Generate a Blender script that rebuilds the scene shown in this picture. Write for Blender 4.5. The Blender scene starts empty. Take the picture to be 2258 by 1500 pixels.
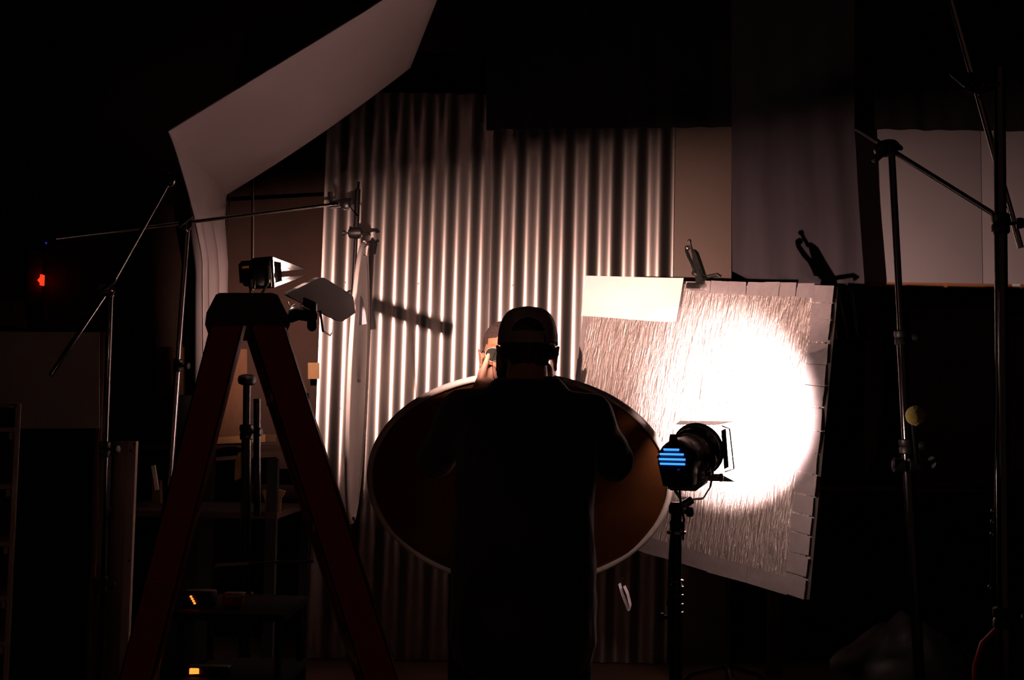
import bpy, bmesh, math, random
from mathutils import Vector, Matrix, Quaternion, noise
random.seed(7)
V = Vector
C = bpy.context.scene.collection
sc = bpy.context.scene

# ------------------------------------------------------------------ camera
W, H, F = 2258.0, 1500.0, 2726.0
CAM_H = 1.36
PITCH, ROLL = math.radians(4.5), math.radians(0.9)
cam_d = bpy.data.cameras.new('camera'); cam = bpy.data.objects.new('camera', cam_d); C.objects.link(cam)
cam_d.sensor_width = 36.0; cam_d.lens = 36.0 * F / W; cam_d.clip_start = 0.05; cam_d.clip_end = 60
CAMROT = Matrix.Rotation(math.pi / 2 + PITCH, 3, 'X') @ Matrix.Rotation(ROLL, 3, 'Z')
cam.matrix_world = Matrix.Translation((0, 0, CAM_H)) @ CAMROT.to_4x4()
sc.camera = cam
def P(px, py, Y):
    """world point on the plane at distance Y that stands at this place of the photograph"""
    d = CAMROT @ V(((px - W / 2) / F, -(py - H / 2) / F, -1.0))
    return V((0, 0, CAM_H)) + d * (Y / d.y)

# ------------------------------------------------------------------ world, exposure, lights of the set
wd = bpy.data.worlds.new('world'); sc.world = wd; wd.use_nodes = True
bg = wd.node_tree.nodes['Background']; bg.inputs[0].default_value = (1.0, 0.50, 0.38, 1); bg.inputs[1].default_value = 0.023
sc.view_settings.view_transform = 'Standard'; sc.view_settings.look = 'None'
sc.view_settings.gamma = 1.0; sc.view_settings.use_curve_mapping = False
sc.view_settings.exposure = 0.0
sc.cycles.use_denoising = True
sc.cycles.sample_clamp_indirect = 6.0; sc.cycles.use_adaptive_sampling = True; sc.cycles.adaptive_threshold = .05
sc.cycles.max_bounces = 5; sc.cycles.diffuse_bounces = 3; sc.cycles.glossy_bounces = 2; sc.cycles.transmission_bounces = 2
OMNI_POWER, FRESNEL_POWER = 122.0, 1900.0
OMNI_COL, FRES_COL = (1.0, 0.58, 0.47), (1.0, 0.66, 0.60)
OMNI = P(572, 602, 2.95)                                        # lamp on the ladder
OMNI_AZ, OMNI_PITCH = math.radians(32), math.radians(8.0)
FRES = P(1520, 1008, 4.2)                                       # lamp in front of the foil board
FRES_TARGET = P(1722, 880, 5.08)
def frame(fwd):
    f = V(fwd).normalized(); r = f.cross(V((0, 0, 1))).normalized(); u = r.cross(f).normalized()
    return f, r, u
OMNI_AIM = math.radians(2)                                     # the bulb inside looks a little to the left of the housing
of, orr, ou = frame((math.sin(OMNI_AZ) * math.cos(OMNI_PITCH), math.cos(OMNI_AZ) * math.cos(OMNI_PITCH), math.sin(OMNI_PITCH)))
ff, fr, fu = frame(FRES_TARGET - FRES)
def light_matrix(p, f, r, u):
    m = Matrix.Identity(4)
    for i in range(3):
        m[i][0], m[i][1], m[i][2], m[i][3] = r[i], u[i], -f[i], p[i]
    return m

# ------------------------------------------------------------------ materials
MATS = {}
def mat(name, col, rough=0.6, metal=0.0, var=0.12, scale=12.0, bump=0.0, bscale=60.0, stretch=(1, 1, 1), emit=None, estr=0.0, spec=0.5, trans=0.0, sheen=0.0, col2=None):
    m = bpy.data.materials.new(name); m.use_nodes = True
    nt = m.node_tree; b = nt.nodes['Principled BSDF']
    b.inputs['Roughness'].default_value = rough; b.inputs['Metallic'].default_value = metal
    b.inputs['Specular IOR Level'].default_value = spec
    if trans: b.inputs['Transmission Weight'].default_value = trans
    if sheen: b.inputs['Sheen Weight'].default_value = sheen
    tc = nt.nodes.new('ShaderNodeTexCoord'); mp = nt.nodes.new('ShaderNodeMapping'); mp.inputs['Scale'].default_value = stretch
    nt.links.new(tc.outputs['Object'], mp.inputs['Vector'])
    nz = nt.nodes.new('ShaderNodeTexNoise'); nz.inputs['Scale'].default_value = scale; nz.inputs['Detail'].default_value = 5
    nt.links.new(mp.outputs[0], nz.inputs['Vector'])
    mx = nt.nodes.new('ShaderNodeMix'); mx.data_type = 'RGBA'
    a = col; c2 = col2 or tuple(max(0, c * (1 - var * 2)) for c in col)
    mx.inputs['A'].default_value = (*a, 1); mx.inputs['B'].default_value = (*c2, 1)
    nt.links.new(nz.outputs['Fac'], mx.inputs['Factor']); nt.links.new(mx.outputs['Result'], b.inputs['Base Color'])
    if bump:
        n2 = nt.nodes.new('ShaderNodeTexNoise'); n2.inputs['Scale'].default_value = bscale; n2.inputs['Detail'].default_value = 4
        nt.links.new(mp.outputs[0], n2.inputs['Vector'])
        bp = nt.nodes.new('ShaderNodeBump'); bp.inputs['Strength'].default_value = bump; bp.inputs['Distance'].default_value = 0.01
        nt.links.new(n2.outputs['Fac'], bp.inputs['Height']); nt.links.new(bp.outputs[0], b.inputs['Normal'])
    if emit:
        b.inputs['Emission Color'].default_value = (*emit, 1); b.inputs['Emission Strength'].default_value = estr
    MATS[name] = m; return m
mat('concrete', (0.30, 0.18, 0.12), 0.75, var=.3, scale=3, bump=.2, bscale=30)
mat('wall_brown', (0.055, 0.026, 0.018), 0.85, var=.2, scale=4, bump=.1)
mat('wall_black', (0.012, 0.011, 0.012), 0.95, var=.2)
mat('galvanised', (0.60, 0.56, 0.54), 0.33, 1.0, var=.12, scale=9, stretch=(1, 1, .25), bump=.05, bscale=8)
mat('cream_panel', (0.20, 0.155, 0.13), 0.7, var=.06, scale=3, bump=.04)
mat('white_board', (0.42, 0.40, 0.44), 0.6, var=.08, scale=3, bump=.03)
mat('wood_edge', (0.45, 0.20, 0.08), 0.6, var=.25, scale=8, stretch=(1, 12, 12), bump=.1)
mat('plywood', (0.13, 0.05, 0.014), 0.65, var=.25, scale=6, stretch=(8, 8, 1), bump=.1)
mat('lumber', (0.36, 0.19, 0.06), 0.6, var=.2, scale=8, stretch=(8, 8, 1), bump=.1)
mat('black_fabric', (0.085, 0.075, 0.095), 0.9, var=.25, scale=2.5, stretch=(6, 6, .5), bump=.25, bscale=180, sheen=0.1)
mat('white_sheet', (0.44, 0.39, 0.41), 0.75, var=.06, scale=2, bump=.06, bscale=25)
mat('black_metal', (0.012, 0.012, 0.013), 0.32, 0.0, var=.2, bump=.03, spec=.5)
mat('black_plastic', (0.014, 0.013, 0.013), 0.45, 0.0, var=.2, bump=.05)
mat('chrome', (0.42, 0.41, 0.42), 0.16, 1.0, var=.1, scale=20)
mat('dark_chrome', (0.13, 0.125, 0.13), 0.15, 1.0, var=.15, scale=20)
mat('steel', (0.50, 0.49, 0.47), 0.3, 1.0, var=.25, scale=40, bump=.1)
mat('aluminium', (0.34, 0.26, 0.22), 0.42, .9, var=.12)
mat('orange_fibreglass', (0.42, 0.06, 0.014), 0.45, var=.15, scale=25, bump=.08)
mat('ladder_cap', (0.035, 0.03, 0.03), 0.5, var=.3, bump=.1)
mat('grey_flag', (0.36, 0.31, 0.31), 0.6, var=.08, bump=.05, bscale=300)
mat('reflector_white', (0.80, 0.75, 0.73), 0.7, var=.05, bump=.05)
mat('reflector_rim', (0.72, 0.66, 0.64), 0.6, var=.1, scale=40)
mat('reflector_gold', (0.17, 0.062, 0.020), 0.40, 0.7, var=.15, scale=5, bump=.35, bscale=9)
mat('strap_white', (0.56, 0.52, 0.60), 0.7, var=.12, scale=40, bump=.1)
mat('jacket_black', (0.036, 0.028, 0.032), 0.85, var=.2, scale=20, bump=.25, bscale=140, sheen=.3)
mat('trouser_black', (0.010, 0.009, 0.010), 0.85, var=.2, scale=20, bump=.15, bscale=200)
mat('cap_cloth', (0.50, 0.43, 0.40), 0.85, var=.1, scale=60, bump=.2, bscale=300)
mat('cap_inside', (0.02, 0.018, 0.018), .9)
mat('skin_fair', (0.62, 0.36, 0.27), 0.5, var=.1, scale=30, bump=.06, bscale=150)
mat('skin_brown', (0.30, 0.135, 0.075), 0.48, var=.12, scale=30, bump=.06, bscale=150)
mat('hair_brown', (0.09, 0.05, 0.03), 0.55, var=.4, scale=90, stretch=(1, 1, .15), bump=.8, bscale=120)
mat('hair_dark', (0.035, 0.014, 0.010), 0.75, var=.4, scale=120, bump=1.0, bscale=220)
mat('shirt_dark', (0.03, 0.025, 0.03), 0.85, bump=.15, bscale=150)
mat('sunglass_lens', (0.020, 0.022, 0.018), 0.10, var=.1, spec=.2)
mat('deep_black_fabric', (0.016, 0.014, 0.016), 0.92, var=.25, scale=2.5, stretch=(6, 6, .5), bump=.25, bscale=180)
mat('bright_metal', (.72, .70, .70), .30, .8, var=.1)
mat('eye_white', (0.75, 0.70, 0.68), .3)
mat('tape', (0.40, 0.36, 0.38), 0.42, 0.35, var=.15, scale=25, bump=.25, bscale=40)
mat('foam_edge', (0.40, 0.36, 0.34), .8)
mat('white_card', (0.85, 0.80, 0.79), .6, var=.03)
mat('arri_blue', (0.012, 0.016, 0.10), .4, var=.15)
mat('blue_glow', (0.03, 0.10, 0.6), .4, emit=(0.05, 0.30, 1.0), estr=1.6)
mat('bulb', (1, 1, 1), .4, emit=(1.0, 0.70, 0.58), estr=900)
mat('lamp_reflector', (.8, .76, .7), .35, .6)
mat('lit_lens', (.8, .76, .7), .3, emit=(1.0, .66, .56), estr=170)
mat('orange_print_glow', (0.9, 0.25, 0.02), .6, emit=(1.0, 0.22, 0.01), estr=0.12)  # print given a faint glow of its own, though it is no lamp
mat('red_glow', (0.8, .05, .02), .4, emit=(1.0, 0.05, 0.015), estr=1.0)
mat('orange_led', (0.9, .2, .02), .4, emit=(1.0, 0.16, 0.02), estr=3.0)
mat('blue_led', (0.1, .1, .9), .4, emit=(0.05, 0.05, 1.0), estr=.6)
mat('red_plastic', (0.35, .02, .012), .5)
mat('tennis_felt', (0.80, 0.66, 0.17), .95, var=.15, scale=60, bump=.8, bscale=400)
mat('tennis_seam', (0.55, .50, .42), .8)
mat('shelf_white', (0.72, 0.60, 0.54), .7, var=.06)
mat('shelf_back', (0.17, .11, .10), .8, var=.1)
mat('grey_panel', (0.26, 0.21, 0.18), .8, var=.1, scale=5)
mat('drywall', (0.15, 0.10, 0.085), .85, var=.12, scale=3)
mat('bag_plastic', (0.012, .013, .012), .6, var=.3, bump=.3, bscale=12)
mat('exit_box', (0.16, .07, .04), .7)
mat('clamp_grip', (0.10, 0.115, .105), .28, 0.8, var=.3, scale=50)

for k_ in ('skin_fair', 'skin_brown'):
    b_ = MATS[k_].node_tree.nodes['Principled BSDF']; b_.inputs['Subsurface Weight'].default_value = .25; b_.inputs['Subsurface Radius'].default_value = (1.0, .25, .12); b_.inputs['Subsurface Scale'].default_value = .012
# foil with vertical creases
def foil():
    m = bpy.data.materials.new('crinkled_foil'); m.use_nodes = True; nt = m.node_tree; b = nt.nodes['Principled BSDF']
    b.inputs['Base Color'].default_value = (0.46, 0.41, 0.40, 1); b.inputs['Metallic'].default_value = .62; b.inputs['Roughness'].default_value = .34
    tc = nt.nodes.new('ShaderNodeTexCoord')
    def n(scale, st, rot=0, det=4, dist=0.0):
        mp = nt.nodes.new('ShaderNodeMapping'); mp.inputs['Scale'].default_value = st; mp.inputs['Rotation'].default_value = (0, rot, 0)
        z = nt.nodes.new('ShaderNodeTexNoise'); z.inputs['Scale'].default_value = scale; z.inputs['Detail'].default_value = det; z.inputs['Distortion'].default_value = dist
        nt.links.new(tc.outputs['Object'], mp.inputs[0]); nt.links.new(mp.outputs[0], z.inputs['Vector']); return z
    z1 = n(36, (2.6, 1, .34), .05, 6, .6); z2 = n(9, (1.6, 1, .45), .5, 5, 1.0); z3 = n(95, (1.5, 1, .5), -.1, 3)
    def bump(z, d, s, prev=None):
        r = nt.nodes.new('ShaderNodeBump'); r.inputs['Distance'].default_value = d; r.inputs['Strength'].default_value = s
        nt.links.new(z.outputs['Fac'], r.inputs['Height'])
        if prev: nt.links.new(prev.outputs[0], r.inputs['Normal'])
        return r
    r = bump(z3, .004, .9, bump(z1, .014, 1.0, bump(z2, .020, .8))); nt.links.new(r.outputs[0], b.inputs['Normal'])
    MATS['foil'] = m
foil()

# ------------------------------------------------------------------ mesh helpers
class MB:
    def __init__(s): s.v = []; s.f = []
    def add(s, vs, fs):
        o = len(s.v); s.v += [V(p) for p in vs]; s.f += [tuple(i + o for i in f) for f in fs]; return s
    def box(s, c, size, x=None, y=None, z=None, bev=0.0):
        c = V(c); x = V(x or (1, 0, 0)); y = V(y or (0, 1, 0)); z = V(z or (0, 0, 1)); a, b_, d = [q / 2 for q in size]
        if bev <= 0:
            vs = [c + x * a * i + y * b_ * j + z * d * k for i in (-1, 1) for j in (-1, 1) for k in (-1, 1)]
            return s.add(vs, [(0, 1, 3, 2), (4, 6, 7, 5), (0, 4, 5, 1), (2, 3, 7, 6), (0, 2, 6, 4), (1, 5, 7, 3)])
        bm = bmesh.new(); bmesh.ops.create_cube(bm, size=1)
        for q in bm.verts: q.co = V((q.co.x * size[0], q.co.y * size[1], q.co.z * size[2]))
        bmesh.ops.bevel(bm, geom=bm.edges[:], offset=bev, segments=2, affect='EDGES', profile=.5)
        bm.verts.index_update()
        s.add([c + x * q.co.x + y * q.co.y + z * q.co.z for q in bm.verts], [tuple(w.index for w in f.verts) for f in bm.faces]); bm.free(); return s
    def tube(s, pts, r, n=10, caps=True):
        pts = [V(p) for p in pts]; rs = r if isinstance(r, (list, tuple)) else [r] * len(pts); rings = []; up = None
        for i, p in enumerate(pts):
            t = (pts[min(i + 1, len(pts) - 1)] - pts[max(i - 1, 0)]).normalized()
            if up is None: up = t.orthogonal().normalized()
            up = (up - t * up.dot(t)).normalized(); w = t.cross(up)
            rings.append([p + (up * math.cos(2 * math.pi * k / n) + w * math.sin(2 * math.pi * k / n)) * rs[i] for k in range(n)])
        vs = [p for ring in rings for p in ring]; fs = []
        for i in range(len(pts) - 1):
            for k in range(n):
                k2 = (k + 1) % n; fs.append((i * n + k, i * n + k2, (i + 1) * n + k2, (i + 1) * n + k))
        if caps: fs.append(tuple(range(n - 1, -1, -1))); fs.append(tuple((len(pts) - 1) * n + k for k in range(n)))
        return s.add(vs, fs)
    def lathe(s, c, prof, ax=(0, 0, 1), n=20, x=None):
        """profile of (radius, height) about axis ax from point c"""
        c = V(c); ax = V(ax).normalized(); u = V(x) if x else ax.orthogonal().normalized(); w = ax.cross(u)
        vs = [c + ax * h + (u * math.cos(2 * math.pi * k / n) + w * math.sin(2 * math.pi * k / n)) * r for r, h in prof for k in range(n)]; fs = []
        for i in range(len(prof) - 1):
            for k in range(n):
                k2 = (k + 1) % n; fs.append((i * n + k, i * n + k2, (i + 1) * n + k2, (i + 1) * n + k))
        fs.append(tuple(range(n - 1, -1, -1))); fs.append(tuple((len(prof) - 1) * n + k for k in range(n)))
        return s.add(vs, fs)
    def capsule(s, p0, r0, p1, r1, n=14, flat=1.0, fdir=None):
        p0 = V(p0); p1 = V(p1); t = (p1 - p0).normalized(); u = (V(fdir) if fdir else t.orthogonal()); u = (u - t * u.dot(t)).normalized(); w = t.cross(u)
        prof = [(r0 * math.cos(a), -r0 * math.sin(a), p0) for a in (1.45, 1.0, .5)] + [(r0, 0, p0), (r1, 0, p1)] + [(r1 * math.cos(a), r1 * math.sin(a), p1) for a in (.5, 1.0, 1.45)]
        vs = [c + t * h + (u * math.cos(2 * math.pi * k / n) * flat + w * math.sin(2 * math.pi * k / n)) * r for r, h, c in prof for k in range(n)]; fs = []
        for i in range(len(prof) - 1):
            for k in range(n):
                k2 = (k + 1) % n; fs.append((i * n + k, i * n + k2, (i + 1) * n + k2, (i + 1) * n + k))
        fs.append(tuple(range(n - 1, -1, -1))); fs.append(tuple((len(prof) - 1) * n + k for k in range(n)))
        return s.add(vs, fs)
    def ball(s, c, r, q=None, n=16, m=10):
        c = V(c); r = V((r, r, r)) if isinstance(r, (int, float)) else V(r); vs = []; fs = []
        for i in range(m + 1):
            a = math.pi * (i + .02) / (m + .04) - math.pi / 2
            for k in range(n):
                b = 2 * math.pi * k / n; p = V((r.x * math.cos(a) * math.cos(b), r.y * math.cos(a) * math.sin(b), r.z * math.sin(a)))
                vs.append(c + (q @ p if q else p))
        for i in range(m):
            for k in range(n):
                k2 = (k + 1) % n; fs.append((i * n + k, i * n + k2, (i + 1) * n + k2, (i + 1) * n + k))
        fs.append(tuple(range(n - 1, -1, -1))); fs.append(tuple(m * n + k for k in range(n)))
        return s.add(vs, fs)
    def prism(s, poly, depth):
        """closed 3D polygon thickened along the vector depth"""
        n = len(poly); d = V(depth); vs = [V(p) for p in poly] + [V(p) + d for p in poly]
        fs = [tuple(range(n - 1, -1, -1)), tuple(range(n, 2 * n))] + [(i, (i + 1) % n, (i + 1) % n + n, i + n) for i in range(n)]
        return s.add(vs, fs)
    def grid(s, rows, thick=None):
        """rows of points; thick = offset vector for a second skin"""
        nr, nc = len(rows), len(rows[0]); vs = [V(p) for r in rows for p in r]; fs = []
        for i in range(nr - 1):
            for j in range(nc - 1): fs.append((i * nc + j, i * nc + j + 1, (i + 1) * nc + j + 1, (i + 1) * nc + j))
        if thick is not None:
            t = V(thick); N = nr * nc; vs += [p + t for p in vs]; fs += [tuple(q + N for q in reversed(f)) for f in fs]
            bd = [(i * nc, (i + 1) * nc) for i in range(nr - 1)] + [((nr - 1) * nc + j, (nr - 1) * nc + j + 1) for j in range(nc - 1)] + [((i + 1) * nc + nc - 1, i * nc + nc - 1) for i in range(nr - 1)] + [(j + 1, j) for j in range(nc - 1)]
            for a, b in bd: fs.append((a, b, b + N, a + N))
        return s.add(vs, fs)
    def build(s, name, m, parent=None, loc=None, smooth=True, angle=40):
        o0 = V(loc) if loc is not None else (parent['_o'] if parent and '_o' in parent else None)
        o0 = V(o0) if o0 is not None else V((0, 0, 0))
        me = bpy.data.meshes.new(name); me.from_pydata([p - o0 for p in s.v], [], s.f)
        bm = bmesh.new(); bm.from_mesh(me); bmesh.ops.recalc_face_normals(bm, faces=bm.faces[:]); bm.to_mesh(me); bm.free()
        o = bpy.data.objects.new(name, me); C.objects.link(o); me.materials.append(MATS[m])
        if smooth:
            me.shade_smooth(); me.set_sharp_from_angle(angle=math.radians(angle))
        if parent: o.parent = parent; o['_o'] = list(o0)
        else: o.location = o0; o['_o'] = list(o0)
        return o
def tag(o, label, cat, group=None):
    o['label'] = label; o['category'] = cat
    if group: o['group'] = group
    return o
def thing(name, label, cat, loc, group=None):
    o = bpy.data.objects.new(name, None); o.empty_display_size = .1; C.objects.link(o); o.location = loc; o['_o'] = list(loc)
    return tag(o, label, cat, group)
def struct(o): o['kind'] = 'structure'; return o
def remesh(o, vox, smooth=4, fac=.5, disp=None):
    md = o.modifiers.new('r', 'REMESH'); md.mode = 'VOXEL'; md.voxel_size = vox
    sm = o.modifiers.new('s', 'SMOOTH'); sm.iterations = smooth; sm.factor = fac
    dg = bpy.context.evaluated_depsgraph_get(); dg.update()
    me = bpy.data.meshes.new_from_object(o.evaluated_get(dg)); o.modifiers.clear()
    ms = list(o.data.materials); o.data = me; me.materials.clear()
    for q in ms: me.materials.append(q)
    if disp:
        ns = [q.normal.copy() for q in me.vertices]
        for q, nn in zip(me.vertices, ns): q.co += nn * disp(q.co)
    me.shade_smooth(); return o
def lerp(a, b, t): return V(a) + (V(b) - V(a)) * t

# ------------------------------------------------------------------ the room
YW = 7.62
X0, X1, Y0, Y1, ZC = -5.2, 5.2, -1.6, 8.4, 4.9
struct(MB().box(((X0 + X1) / 2, (Y0 + Y1) / 2, -.05), (X1 - X0 + .4, Y1 - Y0 + .4, .1)).build('floor', 'concrete', smooth=False))
struct(MB().box(((X0 + X1) / 2, (Y0 + Y1) / 2, ZC + .05), (X1 - X0 + .4, Y1 - Y0 + .4, .1)).build('ceiling', 'wall_black', smooth=False))
struct(MB().box(((X0 + X1) / 2, Y1 + .05, ZC / 2), (X1 - X0, .1, ZC)).build('wall_back', 'wall_brown', smooth=False))
struct(MB().box((X0 - .05, (Y0 + Y1) / 2, ZC / 2), (.1, Y1 - Y0, ZC)).build('wall_left', 'wall_black', smooth=False))
struct(MB().box((X1 + .05, (Y0 + Y1) / 2, ZC / 2), (.1, Y1 - Y0, ZC)).build('wall_right', 'wall_black', smooth=False))
# wall behind the camera left out so the faint world light fills in

# corrugated sheets: geometry of the waves, screws as parts
def corrugated(pxl, pxr, ytop, Y, label):
    pl = P(pxl, 700, Y); pr = P(pxr, 700, Y); top = P((pxl + pxr) / 2, ytop, Y).z
    lean = 0.010                                             # leans a little to the right as it rises
    pitch = .1510; amp = .0115; w = pr.x - pl.x; n = int(w / pitch * 24)
    root = thing('corrugated_sheet', label, 'metal sheet', (pl.x + w / 2, Y, 0), 'corrugated backdrop sheets')
    rows = []
    for z in (0.006, top * .25, top * .5, top * .75, top):
        row = []
        for i in range(n + 1):
            t = i / n * w; row.append((pl.x + t + (z - 1.4) * lean, Y - amp * math.cos(2 * math.pi * t / pitch), z))
        rows.append(row)
    MB().grid(rows, (0, .0012, 0)).build('sheet', 'galvanised', root, angle=80)
    for z in (.35, 1.52, 2.3):
        for k in range(0, int(w / pitch), 3):
            t = (k + 1) * pitch
            if t < w - .03:
                MB().lathe((pl.x + t + (z - 1.4) * lean, Y - amp - .0005, z), [(.006, 0), (.006, .002), (.0035, .003), (.0035, .006)], (0, -1, 0), 8).build('screw', 'steel', root)
    return root
corrugated(703, 1074, 205, YW, 'tall corrugated galvanised metal sheet standing on the left of the backdrop')
corrugated(1072, 1480, 225, YW + .012, 'shorter corrugated metal sheet of the backdrop behind the two men')
# cream panel to the right of it
a = P(1474, 900, YW + .05); b_ = P(1612, 900, YW + .05); tp = P(1540, 262, YW + .05).z
tag(MB().box(((a.x + b_.x) / 2, YW + .05, tp / 2), (b_.x - a.x, .02, tp - .004), bev=.003).build('plywood_board', 'cream_panel', loc=((a.x + b_.x) / 2, YW + .05, 0)), 'plain cream board standing between the corrugated metal and the black cloth', 'panel')

# black cloths hung from the ceiling
def cloth(pts_top, pts_bot, label, name='black_curtain', nu=60, nv=24, fold=.02, k=9, m='black_fabric', seed=0, thick=.004):
    rows = []
    for j in range(nv + 1):
        t = j / nv; row = []
        for i in range(nu + 1):
            u = i / nu; n = len(pts_top) - 1; q = min(int(u * n), n - 1); r = u * n - q
            p = lerp(lerp(pts_top[q], pts_top[q + 1], r), lerp(pts_bot[q], pts_bot[q + 1], r), t)
            p.y += fold * (.35 + .65 * t) * (math.sin(u * k * 6.283 + seed + .8 * math.sin(t * 2.5)) * .6 + noise.noise(V((u * k * 1.7, t * 1.1, seed))) * 1.1)
            row.append(p)
        rows.append(row)
    return rows
Yc = 7.46
r = cloth([V((P(1068, 100, Yc).x, Yc, ZC - .02)), V((P(1618, 100, Yc).x, Yc, ZC - .02))], [P(1072, 286, Yc), P(1618, 280, Yc)], '')
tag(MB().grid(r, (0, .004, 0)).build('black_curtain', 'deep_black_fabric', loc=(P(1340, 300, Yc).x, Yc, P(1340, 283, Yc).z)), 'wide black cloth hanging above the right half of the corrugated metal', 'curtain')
Yd = 7.40
xa = P(1613, 600, Yd).x; xb = P(1888, 600, Yd).x
tp0 = [V((xa, Yd, ZC - .02)), V((lerp((xa, 0, 0), (xb, 0, 0), .5).x, Yd, ZC - .02)), V((P(1885, 300, Yd).x, Yd, ZC - .02))]
rows = []
nv, nu = 60, 50
for j in range(nv + 1):
    py = -250 + (748 + 250) * j / nv; row = []
    for i in range(nu + 1):
        u = i / nu
        xl = 1613 + 3 * max(0, (py - 250) / 500); xr = 1884 + max(0, (py - 280)) * .066
        if py > 610:                                           # the lower part is gathered to the right
            t = (py - 610) / 140; xl = 1616 + (1792 - 1616) * min(1, t * 5) + 62 * max(0, t - .2)
            xr = 1906 + 6 * max(0, t - .8) * 5 * .3 + (6 if py > 735 else 0)
            if py > 715: xl -= (py - 715) * .3
        p = P(xl + (xr - xl) * u, py, Yd)
        amp = .006 + .03 * max(0, u - .55) * (1 if py > 300 else .3) + (.018 if py > 640 else 0)
        p.y += amp * math.sin(u * 22 + .6 * math.sin(py * .01)) + .006 * noise.noise(V((u * 8, py * .01, 3)))
        row.append(p)
    rows.append(row)
tag(MB().grid(rows, (0, .005, 0)).build('black_curtain', 'black_fabric', loc=(xa, Yd, 1.5)), 'long black cloth strip with a gathered tail hanging behind the foil board', 'curtain')

Ye = 7.78  # black cloth added to keep the lit wall above the cabinet dark
r = cloth([V((P(1886, 100, Ye).x, Ye, ZC - .02)), V((P(2420, 100, Ye).x, Ye, ZC - .02))], [P(1886, 284, Ye), P(2420, 292, Ye)], '', seed=3)
tag(MB().grid(r, (0, .004, 0)).build('black_curtain', 'deep_black_fabric', loc=(P(2100, 300, Ye).x, Ye, P(2100, 283, Ye).z)), 'added black cloth standing in for the darkness above the pale cabinet at the right', 'curtain')
# cupboard front on the right with its wooden lower edge
Yb = 7.85
cl, cr = P(1870, 450, Yb).x, P(2420, 450, Yb).x; ct = P(2080, 287, Yb).z; cb = P(2080, 625, Yb).z; xs = P(2164, 450, Yb).x
cup = thing('wall_cabinet', 'pale painted overhead cabinet front with a wooden lower edge on the right wall', 'cabinet', ((cl + cr) / 2, Yb, cb))
MB().box(((cl + xs) / 2 - .001, Yb, (ct + cb) / 2), (xs - cl - .003, .018, ct - cb), bev=.002).build('front_panel', 'white_board', cup)
MB().box(((xs + cr) / 2 + .001, Yb, (ct + cb) / 2), (cr - xs - .003, .018, ct - cb), bev=.002).build('front_panel', 'white_board', cup)
MB().box(((cl + cr) / 2, Yb + .27, (ct + cb) / 2), (cr - cl, .5, ct - cb)).build('carcass', 'wall_brown', cup, smooth=False)
MB().box(((cl + cr) / 2, Yb - .004, cb - .014), (cr - cl, .03, .028), bev=.003).build('bottom_rail', 'wood_edge', cup)
MB().box((P(2238, 636, Yb).x, Yb - .021, cb - .010), (.05, .003, .02)).build('label_holder', 'white_card', cup)
# dark boards leaning in the recess below
def board_px(poly, Y, th, name, m, label, cat, group=None):
    pts = [P(x, y, yy) for (x, y, yy) in poly]; c = sum(pts, V()) / len(pts); c.z = min(p.z for p in pts)
    return tag(MB().prism(pts, (0, th, 0)).build(name, m, loc=c, smooth=False), label, cat, group)
board_px([(1908, 672, 8.2), (1940, 672, 8.2), (1950, 860, 8.1), (1935, 1000, 8.0), (1906, 1060, 8.0)], 8.2, .02, 'wall_panel', 'drywall', 'narrow brown board below the cabinet beside the gathered black cloth', 'panel')
board_px([(2010, 678, 8.1), (2190, 676, 8.1), (2190, 1078, 7.95), (1996, 1082, 7.95), (1998, 760, 8.05)], 8.1, .02, 'wall_panel', 'drywall', 'wide brown board below the cabinet behind the tennis ball', 'panel')
board_px([(2222, 690, 8.1), (2420, 690, 8.1), (2420, 1090, 8.0), (2222, 1085, 8.0)], 8.1, .02, 'wall_panel', 'drywall', 'brown board at the right edge beyond the thick chrome stand', 'panel')
# workbench below
wt = P(2100, 1083, 7.2).z
bench = thing('workbench', 'long dark workbench standing under the cabinet on the right', 'workbench', (2.9, 7.5, 0))
MB().box((2.95, 7.6, wt - .02), (3.0, .75, .04), bev=.004).build('worktop', 'wall_brown', bench)
for x in (1.55, 4.3):
    for y in (7.3, 7.9): MB().box((x, y, (wt - .04) / 2), (.07, .07, wt - .04)).build('leg', 'wall_brown', bench, smooth=False)
MB().box((2.95, 7.9, .5), (2.7, .02, .5)).build('back_board', 'wall_black', bench, smooth=False)

# overhead white sheet and its hanging end on the left
fa_n, fa_f = P(372, 290, 5.8), P(500, 430, 7.3)
rows = []
NU = 30
for i in range(NU + 1):
    t = i / NU
    n_ = lerp(fa_n, P(848, 0, 5.8), t * 1.25)
    f_ = P(500 + (905 - 500) * t, 430 + (150 - 430) * t - 26 * math.sin(math.pi * t) * -1 * .35, 7.3)
    row = []
    for j in range(13):
        s = j / 12; p = lerp(n_, f_, s)
        if t > .7: p += V((.10, 0, .12)) * ((t - .7) / .3) ** 2 * (1 - s)
        p.z -= .05 * math.sin(math.pi * s) * math.sin(math.pi * min(1, t * 1.1))
        row.append(p)
    rows.append(row)
sheet = thing('bounce_sheet', 'large white sheet stretched under the ceiling with one end hanging down at the left', 'bounce sheet', (fa_f.x, 6.5, fa_f.z))
MB().grid(rows, (0, 0, .006)).build('overhead_panel', 'white_sheet', sheet, angle=60)
rows = []
for i in range(31):
    t = i / 30; row = []
    n_ = P(372 + 62 * min(1, t * 2.2) ** .8 + 6 * t, 290 + 610 * t, 5.8 + .7 * min(1, t * 2))
    f_ = P(500 - 14 * t - 6 * t, 430 + 480 * t, 7.3 - .05 * t)
    for j in range(25):
        s = j / 24; p = lerp(n_, f_, s)
        am = .055 * min(1, t * 3)
        p.x += am * math.sin(s * 15.5 + .5) * .8 ; p.y += am * .4 * math.cos(s * 13)
        row.append(p)
    rows.append(row)
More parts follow.
